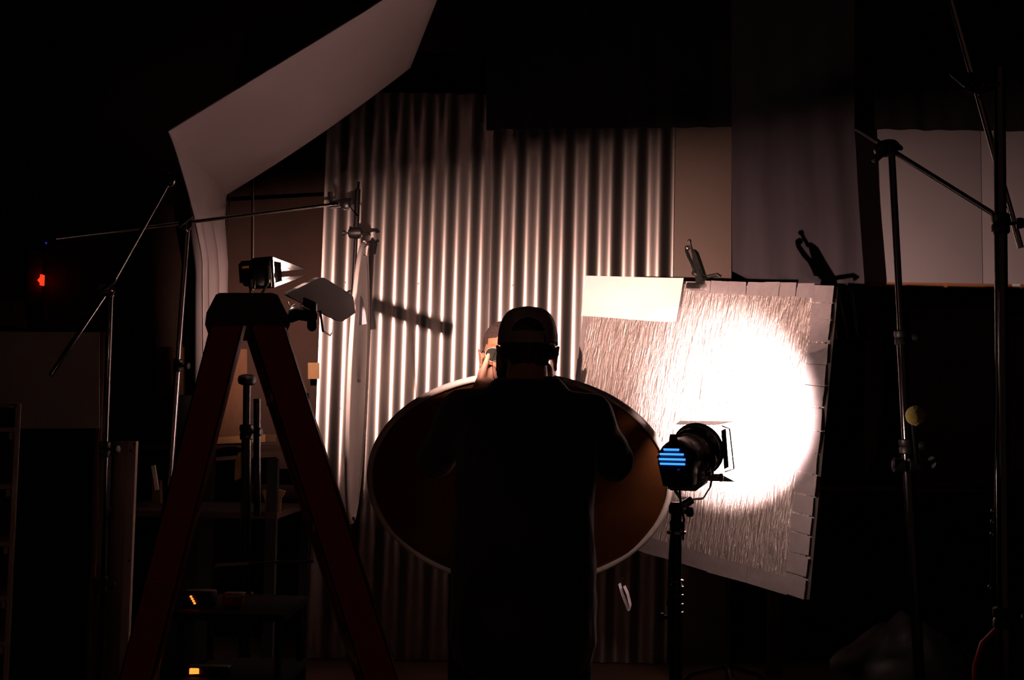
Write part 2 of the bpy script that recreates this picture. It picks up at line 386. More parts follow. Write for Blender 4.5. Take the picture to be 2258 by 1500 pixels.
MB().grid(rows, (-.004, 0, 0)).build('hanging_end', 'white_sheet', sheet, angle=60)

# ------------------------------------------------------------------ stands
def stand_legs(base, root, r=.5, h=.28, m='dark_chrome', rot=.4, n=3):
    for k in range(n):
        a = rot + k * 2 * math.pi / n; d = V((math.cos(a), math.sin(a), 0))
        MB().tube([V(base) + V((0, 0, h)) + d * .02, V(base) + d * r * .5 + V((0, 0, h * .8)), V(base) + d * r + V((0, 0, .014))], .012, 8).build('leg', m, root)
def collar(root, p, ax, r, h=.05, m='black_plastic', knob=(1, -.3, 0)):
    ax = V(ax).normalized(); k = V(knob); k = (k - ax * k.dot(ax)).normalized()
    c = MB().lathe(V(p) - ax * h / 2, [(r * 1.15, 0), (r * 1.35, .004), (r * 1.35, h * .4), (r * 1.2, h * .5), (r * 1.4, h * .6), (r * 1.4, h - .004), (r * 1.15, h)], ax, 16).build('collar', m, root)
    MB().lathe(V(p) + k * r, [(.005, 0), (.005, .02), (.014, .022), (.016, .03), (.014, .04), (.006, .042)], k, 10).build('knob', 'black_plastic', c)
    return c
def grip_head(root, c, axis, r=.028, w=.045, knobdir=None):
    ax = V(axis).normalized()
    g = MB().lathe(V(c) - ax * w / 2, [(r * .6, 0), (r, .004), (r, w * .42), (r * .9, w * .45), (r * .9, w * .55), (r, w * .58), (r, w - .004), (r * .6, w)], ax, 22).build('grip_head', 'dark_chrome', root)
    k = V(knobdir) if knobdir else ax
    k.normalize()
    MB().tube([V(c) + ax * w * .4, V(c) + ax * (w * .5 + .03)], .006, 8).build('screw', 'steel', g)
    u = ax.orthogonal().normalized()
    MB().capsule(V(c) + ax * (w * .5 + .032) - u * .032, .010, V(c) + ax * (w * .5 + .032) + u * .032, .010, 10, .7).build('tee_handle', 'black_plastic', g)
    return g
def vstand(name, label, top, foot_xy, segs, mt, legs_r=.48, rot=.4, cat='light stand', group='light stands around the set'):
    """segs: list of (fraction from the top, radius)"""
    foot = V((foot_xy[0], foot_xy[1], 0)); root = thing(name, label, cat, foot, group)
    top = V(top)
    for i, (t0, rad) in enumerate(segs):
        t1 = segs[i + 1][0] if i + 1 < len(segs) else 1.0
        MB().tube([lerp(top, foot, t0), lerp(top, foot + V((0, 0, .06)), min(1, t1 + .01))], rad, 14).build('tube', mt, root)
        if i: collar(root, lerp(top, foot, t0), top - foot, rad, .055)
    stand_legs(foot, root, legs_r, .26, 'dark_chrome', rot)
    return root
# left boom stand and its arm
D1 = 5.35
t1 = P(413, 500, D1); f1 = P(372, 1090, D1); g = (t1 - f1) / (t1.z - f1.z); foot = t1 - g * t1.z
s1 = vstand('boom_stand', 'chrome boom stand left of the ladder whose arm carries the upright reflector', t1, (foot.x, foot.y), [(0, .0115), (.27, .015), (.6, .018)], 'chrome', .40, 2.2)
grip_head(s1, t1 + V((0, -.035, .0)), (0.25, -1, .1))
e0, e1 = P(120, 527, 4.9), P(748, 449, 6.7600)
MB().tube([e0, e1], .0085, 12).build('boom_arm', 'dark_chrome', s1)
# head on the arm end: clamp body, upright spigot, knobs
hx = P(762, 447, 6.7600)
MB().box(lerp(P(728, 452, 6.7600), P(775, 445, 6.7600), .5), (0.1198, 0.04935, 0.03666), x=(P(775, 445, 6.7600) - P(728, 452, 6.7600)).normalized(), bev=.004).build('arm_clamp', 'black_metal', s1)
MB().tube([P(730, 448, 6.7530), P(728, 424, 6.7530)], [0.00846, 0.0141], 8).build('knob', 'black_plastic', s1)
MB().lathe(P(764, 452, 6.7459), [(0.01974, 0), (0.03102, 0.00564), (0.03102, 0.0423), (0.01974, 0.04794)], (0, -1, 0), 16).build('pivot', 'black_metal', s1)
MB().tube([P(767, 449, 6.6895), P(788, 478, 6.6895)], 0.003102, 6).build('wing_lever', 'chrome', s1)
MB().tube([P(729, 459, 6.7247), P(762, 455, 6.7247)], 0.003525, 6).build('lit_edge_bar', 'chrome', s1)
# reflector holder: a rod with clips, hung on the spigot
hold = thing('reflector_holder', 'black telescopic reflector holder rod hanging from the boom arm', 'reflector holder', P(790, 460, 6.7600))
MB().tube([P(791, 401, 6.7600), P(790, 415, 6.7600), P(789, 418, 6.7600), P(785, 515, 6.7600)], [0.00705, 0.00705, 0.01551, 0.01551], 12).build('spigot', 'black_metal', hold)
MB().tube([P(786, 500, 6.7741), P(780, 620, 6.7741), P(772, 760, 6.7882), P(768, 950, 6.8023), P(768, 1140, 6.8164)], 0.01057, 10).build('rod', 'black_metal', hold)
MB().lathe(P(785, 514, 6.7600), [(0.01692, -0.0423), (0.0282, -0.03525), (0.03384, 0), (0.0282, 0.0282), (0.01692, 0.03666)], (1, 0, .05), 14).build('joint', 'black_plastic', hold)
MB().tube([P(778, 514, 6.7459), P(762, 514, 6.7459), P(761, 514, 6.7459), P(756, 514, 6.7459)], [0.00705, 0.00705, 0.01551, 0.01551], 10).build('knob', 'black_plastic', hold)
MB().tube([P(795, 516, 6.7600), P(812, 515, 6.7459), P(813, 520, 6.7459)], [0.01128, 0.00846, 0.01269], 8).build('hook_arm', 'black_plastic', hold)
MB().tube([P(800, 545, 6.7530), P(815, 536, 6.7459)], [0.00564, 0.00705], 8).build('clip', 'black_plastic', hold)
MB().box(P(772, 1146, 6.8023), (0.04935, 0.0423, 0.03102), bev=.004).build('bottom_clip', 'black_plastic', hold)
MB().lathe(P(772, 652, 6.7741), [(0.01128, -0.0282), (0.01974, -0.02115), (0.02256, 0), (0.01974, 0.02115), (0.01128, 0.0282)], (0, 0, 1), 12).build('slider', 'black_plastic', hold)
# the upright reflector, seen almost edge on
def disc_ring(c, u, w, R, Rz, n=72):
    return [V(c) + u * R * math.cos(2 * math.pi * k / n) + w * Rz * math.sin(2 * math.pi * k / n) for k in range(n)]
ct0 = P(803, 541, 6.7882); cb0 = P(777, 1150, 6.8446)
c = (ct0 + cb0) / 2; w = (ct0 - cb0) / 2; Rz = w.length; w.normalize()
u = (V((.115, 1, 0))).normalized(); u = (u - w * u.dot(w)).normalized()
va = c.normalized() if False else None
view = (c - V((0, 0, CAM_H))).normalized(); side = view.cross(w).normalized()
u = (view * .9982 + side * .060).normalized(); u = (u - w * u.dot(w)).normalized(); nrm = u.cross(w).normalized()
ref = thing('reflector_disc', 'round white reflector hanging upright and seen almost edge on beside the corrugated metal', 'reflector', cb0, 'collapsible reflectors')
ring = disc_ring(c, u, w, Rz, Rz)
rows = [[c + (p - c) * q + nrm * .012 * math.cos(q * 1.57) * math.sin(i * .17) for i, p in enumerate(ring + ring[:1])] for q in (.02, .25, .5, .75, .985)]
MB().grid(rows, nrm * .002).build('fabric', 'reflector_white', ref, angle=70)
MB().tube(ring + ring[:2], .012, 8, False).build('rim', 'reflector_rim', ref)
MB().tube([ct0 + V((.0, -.02, .02)), ct0 + V((.022, -.03, -.01)), ct0 + V((.015, -.03, -.06)), ct0 + V((-.010, -.03, -.055)), ct0 + V((-.015, -.02, .005))], 0.00705, 8).build('hanging_loop', 'reflector_rim', ref)
# folded strap hanging in front
st = thing('strap', 'pale mauve webbing strap looped over the reflector rod', 'strap', P(790, 700, 6.7036))
pts = [P(777, 642, 6.7318), P(783, 640, 6.7036), P(792, 662, 6.6895), P(797, 690, 6.6895), P(800, 716, 6.6895), P(792, 716, 6.6966), P(786, 690, 6.7036), P(783, 660, 6.7177)]
rows = [[p + V((-.022, 0, -.004)) * (1 if 1 < i < 6 else .5) + V((0, .008 if i > 4 else 0, 0)), p + V((.022, -.012, .003)) * (1 if 1 < i < 6 else .5)] for i, p in enumerate(pts)]
sr = []
for i in range(len(pts) - 1):
    for q in range(4): sr.append([lerp(rows[i][0], rows[i + 1][0], q / 4), lerp(rows[i][1], rows[i + 1][1], q / 4)])
sr.append(rows[-1]); MB().grid(sr, (.001, -.002, 0)).build('webbing', 'strap_white', st, angle=70)

# far left boom stand
D2 = 4.3
t2 = P(243, 640, D2); s2 = vstand('boom_stand', 'thin boom stand at the far left with an arm slanting across the dark', t2, (P(226, 1400, D2).x - .01, D2), [(0, .011), (.3, .014), (.55, .018)], 'dark_chrome', rot=.9)
grip_head(s2, t2 + V((0, -.035, .0)), (0.3, -1, .0))
MB().tube([P(372, 400, 4.5), P(243, 632, D2 - .03), P(112, 828, 4.15)], .0085, 12).build('boom_arm', 'dark_chrome', s2)
MB().lathe(P(371, 397, 4.5), [(.004, -.02), (.018, -.017), (.026, -.006), (.026, .006), (.018, .017), (.004, .02)], (.6, -.7, .3), 18).build('end_knob', 'dark_chrome', s2)
MB().box(P(244, 652, D2 - .03), (.022, .012, .006), bev=.001).build('clip', 'chrome', s2)

# stand seen through the ladder legs
D3 = 4.4
t3 = P(545, 838, D3); s3 = vstand('light_stand', 'black light stand seen between the legs of the ladder', t3, (P(548, 1400, D3).x, D3), [(0, .014), (.12, .018), (.5, .022)], 'black_metal', rot=.2)
MB().lathe(t3 + V((0, 0, -.02)), [(.014, 0), (.03, .006), (.034, .02), (.03, .034), (.014, .04)], (0, 0, 1), 16).build('top_knob', 'black_plastic', s3)
MB().tube([P(567, 880, D3 + .05), P(567, 1140, D3 + .05)], .013, 10).build('side_rod', 'black_metal', s3)
MB().tube([P(551, 1200, D3 - .03), P(551, 1315, D3 - .03)], .0025, 6).build('cable', 'chrome', s3)

# right middle stand with slanting boom arm
D4 = 4.6
t4 = P(1966, 338, D4); f4 = P(1990, 800, D4); g = (t4 - f4) / (t4.z - f4.z); foot = t4 - g * t4.z
s4 = vstand('boom_stand', 'slim chrome boom stand in front of the cabinet with a slanting arm', t4, (foot.x, foot.y), [(0, .0135), (.285, .0185), (.45, .021)], 'dark_chrome', rot=.1)
gh = MB().ball(P(1955, 327, D4 - .02), (.05, .035, .033), Matrix.Rotation(-.25, 3, 'Y'), 18, 12).build('knuckle', 'black_plastic', s4)
MB().capsule(P(1950, 330, D4 - .04), .018, P(1930, 352, D4 - .04), .013, 12).build('handle', 'black_plastic', gh)
MB().capsule(P(1968, 318, D4 - .03), .018, P(1986, 327, D4 - .03), .009, 12).build('lever', 'black_plastic', gh)
MB().tube([P(1888, 283, D4 + .05), P(2215, 487, D4 - .1)], .0095, 12).build('boom_arm', 'black_metal', s4)
# low clamp on it that carries the ball rod
cl = MB().lathe(P(1998, 1027, D4 - .05), [(.016, -.05), (.026, -.045), (.026, -.01), (.018, -.006), (.018, .006), (.026, .01), (.026, .045), (.016, .05)], (1, 0, 0), 18).build('low_clamp', 'black_metal', s4)
MB().lathe(P(1973, 1022, D4 - .06), [(.004, -.006), (.022, -.004), (.022, .004), (.004, .006)], (1, -.5, 0), 16).build('knob', 'black_plastic', cl)
MB().lathe(P(2056, 1020, D4 - .06), [(.004, -.006), (.022, -.004), (.022, .004), (.004, .006)], (1, .5, 0), 16).build('knob', 'black_plastic', cl)
MB().tube([P(2010, 1027, D4 - .05), P(2054, 1021, D4 - .06)], .006, 8).build('spindle', 'black_metal', cl)
BALL = P(2019, 917, 4.2)
MB().tube([P(2023, 1024, D4 - .06), BALL + V((0, 0.02, -.02))], .009, 10).build('ball_rod', 'black_metal', s4)
tb = thing('tennis_ball', 'worn yellow tennis ball stuck on a rod end in front of the dark boards', 'ball', BALL)
MB().ball(BALL, .0335, None, 28, 18).build('felt', 'tennis_felt', tb)
ring = []
for k in range(60):
    a = 2 * math.pi * k / 60; x = .75 * math.cos(a) + .25 * math.cos(3 * a); y = .75 * math.sin(a) - .25 * math.sin(3 * a); z = 2 * math.sqrt(.75 * .25) * math.sin(2 * a)
    ring.append(BALL + V((x, z, y)).normalized() * .0334)
MB().tube(ring + ring[:2], .0011, 6, False).build('seam', 'tennis_seam', tb)

# thick chrome stand at the right edge
D5 = 3.3
t5 = P(2203, 150, D5); s5 = vstand('boom_stand', 'thick chrome stand at the right edge with a long rod crossing it', t5, (P(2206, 1100, D5).x, D5), [(0, .016), (.18, .0175), (.62, .021)], 'dark_chrome', .6, .3)
MB().tube([P(2086, -40, D5 + .05), P(2251, 547, D5 + .05)], .0085, 12).build('boom_rod', 'chrome', s5)
grip_head(s5, P(2150, 185, D5 + .0), (-.9, -.5, .1), .026, .06)
MB().tube([P(2150, 187, D5), P(2203, 190, D5)], .016, 12).build('head_block', 'black_metal', s5)
MB().tube([P(2196, 640, D5 - .022), P(2197, 900, D5 - .022), P(2192, 1128, D5 - .022)], .003, 8).build('safety_cable', 'chrome', s5)
for py in (1128, 1152, 1180, 1297):
    MB().ball(P(2190 - (py - 1128) * .04, py, D5 - .024), (.0065, .0065, .009), None, 10, 8).build('ferrule', 'chrome', s5)
MB().tube([P(2190, 1128, D5 - .022), P(2183, 1300, D5 - .022)], .0028, 8).build('chain_rod', 'dark_chrome', s5)

# ------------------------------------------------------------------ foil board on the right
TL, TR, BR = P(1303, 614, 6.20), P(1845, 630, 4.93), P(1781, 1324, 4.88)
BL = TL + BR - TR
bx = (TR - TL); bw = bx.length; bx.normalize(); bz = (TL - BL); bh = bz.length; bz.normalize(); by = bx.cross(bz).normalized() * -1
if by.y > 0 and by.x > 0: pass
bn = bz.cross(bx).normalized()
if bn.y > 0: bn = -bn                                           # towards the camera
bc = (TL + BR) / 2
fb = thing('foil_board', 'large crinkled silver foil insulation board with taped edges, half lit white', 'reflector board', bc - bz * bh / 2)
def bp(u, v, o=0.0): return TL + bx * (bw * u) - bz * (bh * v) + bn * o
foilm = MB(); rows = []
for j in range(41):
    row = []
    for i in range(41):
        uu, vv = .012 + .976 * i / 40, .012 + .976 * j / 40
        row.append(bp(uu, vv, .0155 + .003 * noise.noise(V((uu * 4, vv * 3, 1))) + .0015 * noise.noise(V((uu * 14, vv * 5, 4)))))
    rows.append(row)
# foil object keeps the board's own axes so that the creases run along it
fm = MB().grid(rows, -bn * .003)
M = Matrix.Identity(4)
bzo = bx.cross(-bn); bzo = bzo if bzo.z > 0 else -bzo
for i in range(3): M[i][0], M[i][1], M[i][2], M[i][3] = bx[i], -bn[i], bzo[i], bc[i]
inv = M.inverted(); fm.v = [inv @ p for p in fm.v]
fo = fm.build('foil_sheet', 'foil', None, loc=(0, 0, 0), angle=80); fo.parent = fb; fo.matrix_local = Matrix.Translation(-V(fb['_o'])) @ M
MB().prism([bp(0.002, .002, -.014), bp(.998, .002, -.014), bp(.998, .998, -.014), bp(.002, .998, -.014)], bn * .020).build('foam_core', 'foam_edge', fb, smooth=False)
def tape(u0, u1, v0, v1, k):
    o = .0195 + .0012 * (k % 3); q = [bp(u0, v0, o), bp(u1, v0, o), bp(u1, v1, o + .0006), bp(u0, v1, o)]
    for p in q: p += bx * random.uniform(-.003, .003) + bz * random.uniform(-.003, .003)
    n = 5; rows = []
    for j in range(n):
        rows.append([lerp(lerp(q[0], q[1], i / 4), lerp(q[3], q[2], i / 4), j / (n - 1)) + bn * random.uniform(0, .0022) for i in range(5)])
    MB().grid(rows, -bn * .001).build('tape_strip', 'tape', fb, angle=20)
ev = [0, .06, .115, .19, .262, .33, .40, .475, .545, .61, .68, .74, .80, .865, .93, 1.0]
for k in range(len(ev) - 1): tape(.936, 1.002, ev[k] + .0015, ev[k + 1] - .0015, k)
eu = [.50, .56, .63, .70, .765, .82, .88, .94]
for k in range(len(eu) - 1): tape(eu[k] + .001, eu[k + 1] - .001, -.002, .045, k)
ev = [.15, .24, .33, .42, .5, .58, .66, .74, .82, .9, 1.0]
for k in range(len(ev) - 1): tape(-.002, .022, ev[k], ev[k + 1] + .004, k)
eu = [0, .14, .27, .40, .53, .66, .80, .94]
for k in range(len(eu) - 1): tape(eu[k], eu[k + 1] + .004, .945, 1.002, k)
# white card clamped on its upper left
rows = []
for j in range(9):
    rows.append([bp(-.003 + .46 * i / 14, -.006 + .165 * j / 8, .031 + .010 * math.sin(i * .5) * (j / 8) + (.02 * ((i - 11) / 3) ** 2 * (.4 + j / 14) if i > 11 else 0)) for i in range(15)])
tag(MB().grid(rows, -bn * .0015).build('white_card', 'white_card', loc=bp(.23, .16, .02)), 'overexposed white card clamped over the top left of the foil board', 'card')
# locking clamp
def cp(px, py, o=0.0):
    """point of the photograph on the board's plane, o metres in front of it"""
    d = P(px, py, 1.0) - V((0, 0, CAM_H)); o0 = V((0, 0, CAM_H)); t = (TL + bn * o - o0).dot(bn) / d.dot(bn); return o0 + d * t
ck = thing('locking_clamp', 'steel locking clamp biting the top edge of the foil board', 'clamp', cp(1537, 632, .03))
MB().box(cp(1537, 632, .035), (.095, .05, .03), x=bx, y=bn, z=bz, bev=.006).build('jaw_pad', 'steel', ck)
MB().box(cp(1540, 632, -.035), (.09, .016, .03), x=bx, y=bn, z=bz, bev=.004).build('rear_jaw_pad', 'steel', ck)
MB().prism([cp(1534, 628, .045), cp(1546, 628, .045), cp(1548, 612, .04), cp(1541, 592, .03), cp(1534, 592, .03), cp(1533, 612, .04)], -bn * .03).build('jaw_arm', 'clamp_grip', ck, angle=25)
bd = MB().prism([cp(1545, 618, .03), cp(1550, 605, .03), cp(1542, 580, .02), cp(1533, 555, .02), cp(1528, 549, .02), cp(1525, 552, .02), cp(1527, 572, .02), cp(1532, 598, .02), cp(1535, 612, .02)], -bn * .022).build('body', 'clamp_grip', ck, angle=25)
MB().tube([cp(1527, 556, .012), cp(1521, 536, .012), cp(1520.5, 534, .012), cp(1519, 530, .012)], [.0065, .0055, .009, .009], 10).build('adjusting_screw', 'steel', bd)
MB().tube([cp(1513, 545, .02), cp(1514, 556, .022), cp(1520, 571, .022), cp(1526, 582, .022), cp(1529, 595, .022), cp(1531, 606, .022)], [.007, .0085, .009, .009, .007, .006], 10).build('lever', 'steel', ck)
MB().ball(cp(1516, 547, .018), (.012, .010, .012), None, 10, 8).build('lever_tip', 'steel', ck)
MB().lathe(cp(1532, 603, .035), [(.005, -.012), (.011, -.01), (.011, .01), (.005, .012)], bn, 10).build('rivet', 'steel', ck)
MB().tube([cp(1552, 612, .0), cp(1568, 609, -.01), cp(1582, 606, -.02), cp(1588, 612, -.03)], [.008, .009, .009, .012], 10).build('rear_arm', 'clamp_grip', ck)
# stand behind the board
bs_top = bc - bn * .06; D6 = bs_top.y
bsx = P(1606, 1400, 6.1).x
s6 = vstand('light_stand', 'thin stand holding the foil board up from behind', V((bsx, 6.1, 1.75)), (bsx, 6.1), [(0, .011), (.45, .014)], 'dark_chrome', .38, .5)
MB().tube([V((bsx, 6.1, 1.72)), bp(.42, .36, -.02)], .009, 10).build('support_arm', 'dark_chrome', s6)

# ------------------------------------------------------------------ fresnel lamp with blue vents on its stand
FB = FRES
fl = thing('fresnel_lamp', 'film spotlight with glowing blue rear vents aimed at the foil board', 'spotlight', FB - V((0, 0, .1)))
FK = 1.2
def fp(a, b, c): return FB + (ff * a + fr * b + fu * c) * FK
# housing: arched cross section, swept from rear to front
def arch(w, h, k=12):
    pts = [(-w * .80, -h * 1.25), (w * .80, -h * 1.25), (w, -h * .1)]
    for i in range(k + 1):
        a = math.pi * i / k; pts.append((w * math.cos(a), h * math.sin(a)))
    pts.append((-w, -h * .1)); return pts
def sweep(mb, secs):
    n = len(secs[0]); vs = [p for s_ in secs for p in s_]; fs = []
    for i in range(len(secs) - 1):
        for k in range(n): fs.append((i * n + k, i * n + (k + 1) % n, (i + 1) * n + (k + 1) % n, (i + 1) * n + k))
    fs.append(tuple(range(n - 1, -1, -1))); fs.append(tuple((len(secs) - 1) * n + k for k in range(n))); return mb.add(vs, fs)
SW, SH = .050, .058
MB_h = sweep(MB(), [[fp(a, x * k, z * k + .012) for x, z in arch(SW, SH)] for a, k in ((-.115, .82), (-.108, .97), (-.095, 1.0), (-.06, 1.0), (-.056, .96))])
MB_h.build('housing', 'black_metal', fl, angle=30)
rear = sweep(MB(), [[fp(a, x * k, z * k + .012) for x, z in arch(SW, SH)] for a, k in ((-.124, .74), (-.119, .90), (-.1145, .92))]).build('rear_cover', 'arri_blue', fl, angle=30)
for i, (zz, ww) in enumerate(((.050, .026), (.037, .040), (.023, .044), (.010, .042))):
    MB().box(fp(-.1250, 0, zz), (.007, ww * 2.1, .007), x=ff, y=fr, z=fu, bev=.002).build('vent_slot', 'blue_glow', rear)
    MB().box(fp(-.1255, 0, zz + .0066), (.011, ww * 2.35, .0034), x=(ff * .9 + fu * .4).normalized(), y=fr, z=(fu * .9 - ff * .4).normalized(), bev=.0008).build('louvre', 'arri_blue', rear)
MB().prism([fp(-.108, -.013, .066), fp(-.108, .013, .066), fp(-.108, .008, .088), fp(-.108, -.008, .088)], ff * .008).build('eyelet_bracket', 'black_metal', fl, smooth=False)
MB().box(fp(-.02, 0, -.042), (.10, .085, .055), x=ff, y=fr, z=fu, bev=.004).build('lower_body', 'black_metal', fl)
MB().lathe(fp(-.109, 0, .078), [(0.0054, 0), (0.0054, 0.0036)], -ff, 10).build('eyelet_hole', 'chrome', fl)
MB().lathe(fp(-.06, 0, .012), [(0.054, 0), (0.06, 0.0048), (0.06, 0.084), (0.0552, 0.09)], ff, 32, x=fr).build('barrel', 'bright_metal', fl)
# front ring, lens, red gasket
MB().lathe(fp(.028, 0, .006), [(0.066, 0), (0.0816, 0.0048), (0.084, 0.036), (0.0792, 0.0408), (0.0696, 0.0408)], ff, 36, x=fr).build('front_ring', 'black_metal', fl)
MB().lathe(fp(.018, 0, .006), [(0.0684, 0), (0.072, 0.0024), (0.072, 0.006), (0.0684, 0.0072)], ff, 36, x=fr).build('red_gasket', 'red_plastic', fl)
MB().lathe(fp(.004, 0, .006), [(0.0624, 0), (0.072, 0.0024), (0.072, 0.0108), (0.0624, 0.0144)], ff, 36, x=fr).build('chrome_band', 'bright_metal', fl)
MB().lathe(fp(.056, 0, .006), [(0.0672, 0), (0.06, 0.0096), (0.042, 0.0168), (0.018, 0.0204), (0.0024, 0.0216)], ff, 32, x=fr).build('lens', 'lit_lens', fl)
# barn doors
def plate(mb, p0, p1, p2, p3, n, t=.0016): return mb.prism([p0, p1, p2, p3], V(n) * t)
bdf = MB().lathe(fp(.066, 0, .006), [(0.0864, 0), (0.0936, 0.0024), (0.0936, 0.0048), (0.0864, 0.0072), (0.0792, 0.0072), (0.0792, 0)], ff, 36, x=fr).build('door_frame', 'black_metal', fl)
plate(MB(), fp(.070, -.062, .078), fp(.070, .062, .078), fp(.150, .082, .071), fp(.150, -.082, .071), fu).build('barn_door', 'black_metal', bdf, smooth=False)
plate(MB(), fp(.070, -.062, -.066), fp(.070, .062, -.066), fp(.14, .078, -.105), fp(.14, -.078, -.105), fu).build('barn_door', 'black_metal', bdf, smooth=False)
plate(MB(), fp(.070, .074, -.05), fp(.070, .074, .062), fp(.095, .078, .062), fp(.095, .078, -.050), fr).build('barn_door', 'black_metal', bdf, smooth=False)
plate(MB(), fp(.070, -.074, -.05), fp(.070, -.074, .062), fp(.095, -.078, .062), fp(.095, -.078, -.050), fr).build('barn_door', 'black_metal', bdf, smooth=False)
MB().tube([fp(.072, .076, .075), fp(.074, .098, .066), fp(.074, .102, -.05), fp(.070, .075, -.058)], .0025, 8).build('gel_clip_wire', 'black_metal', bdf)
# yoke
yk = MB()
ypts = [fp(.0, .064, -.01), fp(.0, .066, -.05), fp(-.005, .058, -.085), fp(-.008, .035, -.118), fp(-.01, .0, -.122), fp(-.008, -.035, -.118), fp(-.005, -.058, -.085), fp(.0, -.066, -.05), fp(.0, -.064, -.01)]
rows = [[p - ff * .010, p + ff * .010] for p in ypts]
yk.grid(rows, (0, 0, 0.0035)); yk.grid([[a + (FB - a).normalized() * .003, b2 + (FB - b2).normalized() * .003] for a, b2 in rows]).build('yoke', 'black_metal', fl, angle=20)
MB().box(fp(.0, -.066, -.055), (0.0312, 0.0048, 0.09), x=ff, y=fr, z=fu, bev=.001).build('yoke_plate', 'chrome', fl)
MB().lathe(fp(.0, .062, -.012), [(0.012, 0), (0.0216, 0.0036), (0.0216, 0.0144), (0.012, 0.0192)], fr, 14).build('tilt_knob', 'black_plastic', fl)
MB().lathe(fp(.012, .066, -.06), [(0.0048, 0), (0.0048, 0.0168), (0.0144, 0.0192), (0.0144, 0.0264), (0.0048, 0.0288)], fr, 14).build('lock_screw', 'steel', fl)
MB().box(fp(.015, .055, .0), (0.06, 0.024, 0.0264), x=ff, y=fr, z=fu, bev=.003).build('side_bracket', 'black_metal', fl)
MB().box(fp(-.02, 0, -.072), (0.12, 0.0936, 0.0216), x=ff, y=fr, z=fu, bev=.004).build('lower_tray', 'steel', fl)
cable = [fp(-.128, .018, -.012), fp(-.134, .018, -.05), fp(-.13, .017, -.10), fp(-.10, .010, -.15), fp(-.07, -.01, -.22)]
cb_ = MB().tube(cable, .004, 8).build('power_cable', 'black_plastic', fl)
MB().ball(fp(-.128, .018, -.008), .0062, None, 10, 8).build('cable_gland', 'chrome', cb_)
# the light of the spotlight
ld = bpy.data.lights.new('fresnel_light', 'SPOT'); ld.energy = FRESNEL_POWER; ld.color = FRES_COL; ld.spot_size = math.radians(48); ld.spot_blend = .9; ld.shadow_soft_size = .03
lo = bpy.data.objects.new('fresnel_light', ld); C.objects.link(lo); lo.matrix_world = light_matrix(fp(.085, 0, .006), *frame(P(1648, 905, 5.38) - fp(.085, 0, .006))); lo.parent = fl; lo.matrix_parent_inverse = Matrix.Translation(-V(fl['_o'])); 
# its stand
sx = P(1492, 1110, 4.2)
s7 = thing('light_stand', 'black light stand under the spotlight with chrome clamps and a hanging cable', 'light stand', (sx.x, 4.2, 0), 'light stands around the set')
yb = fp(-.01, 0, -.122)
MB().tube([yb, V((sx.x, 4.2, yb.z - .03))], 0.0144, 12).build('spigot', 'chrome', s7)
def sp(py): return V((P(1492, py, 4.2).x + (P(1492, py, 4.2).x * 0), 4.2, P(1492, py, 4.2).z))
MB().lathe(V((sx.x, 4.2, sp(1175).z)), [(0.0168, 0), (0.0216, 0.012), (0.024, 0.036), (0.0192, 0.042), (0.0192, 0.06), (0.0264, 0.066), (0.0264, 0.09), (0.018, 0.102)], (0, 0, 1), 18).build('stand_socket', 'black_metal', s7)
kn = MB().lathe(V((sx.x + .012, 4.185, sp(1128).z)), [(0.0084, 0), (0.0084, 0.0168), (0.0156, 0.0192), (0.018, 0.0264), (0.0156, 0.0408), (0.0096, 0.0432)], (1, -.1, 0), 12).build('clamp_knob', 'black_plastic', s7)
MB().lathe(V((sx.x, 4.2, sp(1180).z)), [(0.0216, 0), (0.0324, 0.0036), (0.0324, 0.012), (0.0216, 0.0168)], (0, 0, 1), 20).build('chrome_ring', 'chrome', s7)
MB().tube([V((sx.x, 4.2, sp(1178).z)), V((sx.x, 4.2, sp(1300).z))], 0.0180, 16).build('tube', 'black_metal', s7)
for py in (1286, 1300, 1318, 1338, 1356):
    MB().lathe(V((sx.x, 4.2, sp(py).z)), [(0.0192, 0), (0.0258, 0.0036), (0.0258, 0.0108), (0.0192, 0.0144)], (0, 0, 1), 18).build('clamp_ring', 'dark_chrome', s7)
MB().capsule(V((sx.x - .018, 4.185, sp(1310).z)), .010, V((sx.x - .026, 4.18, sp(1330).z)), .010, 10).build('clamp_knob', 'black_plastic', s7)
MB().lathe(V((sx.x - .02, 4.185, sp(1360).z)), [(0.0072, 0), (0.0072, 0.0216), (0.0144, 0.024), (0.0144, 0.0336)], (-1, -.1, 0), 12).build('clamp_knob', 'black_plastic', s7)
MB().tube([V((sx.x, 4.2, sp(1290).z)), V((sx.x, 4.2, .3))], 0.0222, 16).build('tube', 'black_metal', s7)
MB().tube([V((sx.x, 4.2, .5)), V((sx.x, 4.2, .05))], 0.0264, 16).build('tube', 'black_metal', s7)
stand_legs((sx.x, 4.2, 0), s7, .5, .55, 'black_metal', .9)
MB().tube([V((sx.x - .02, 4.175, sp(1180).z)), V((sx.x - .028, 4.15, sp(1220).z)), V((sx.x - .030, 4.15, sp(1300).z)), V((sx.x - .028, 4.15, sp(1390).z)), V((sx.x - .02, 4.16, sp(1500).z)), V((sx.x - .03, 4.16, .02))], .0045, 8).build('cable', 'black_plastic', s7)

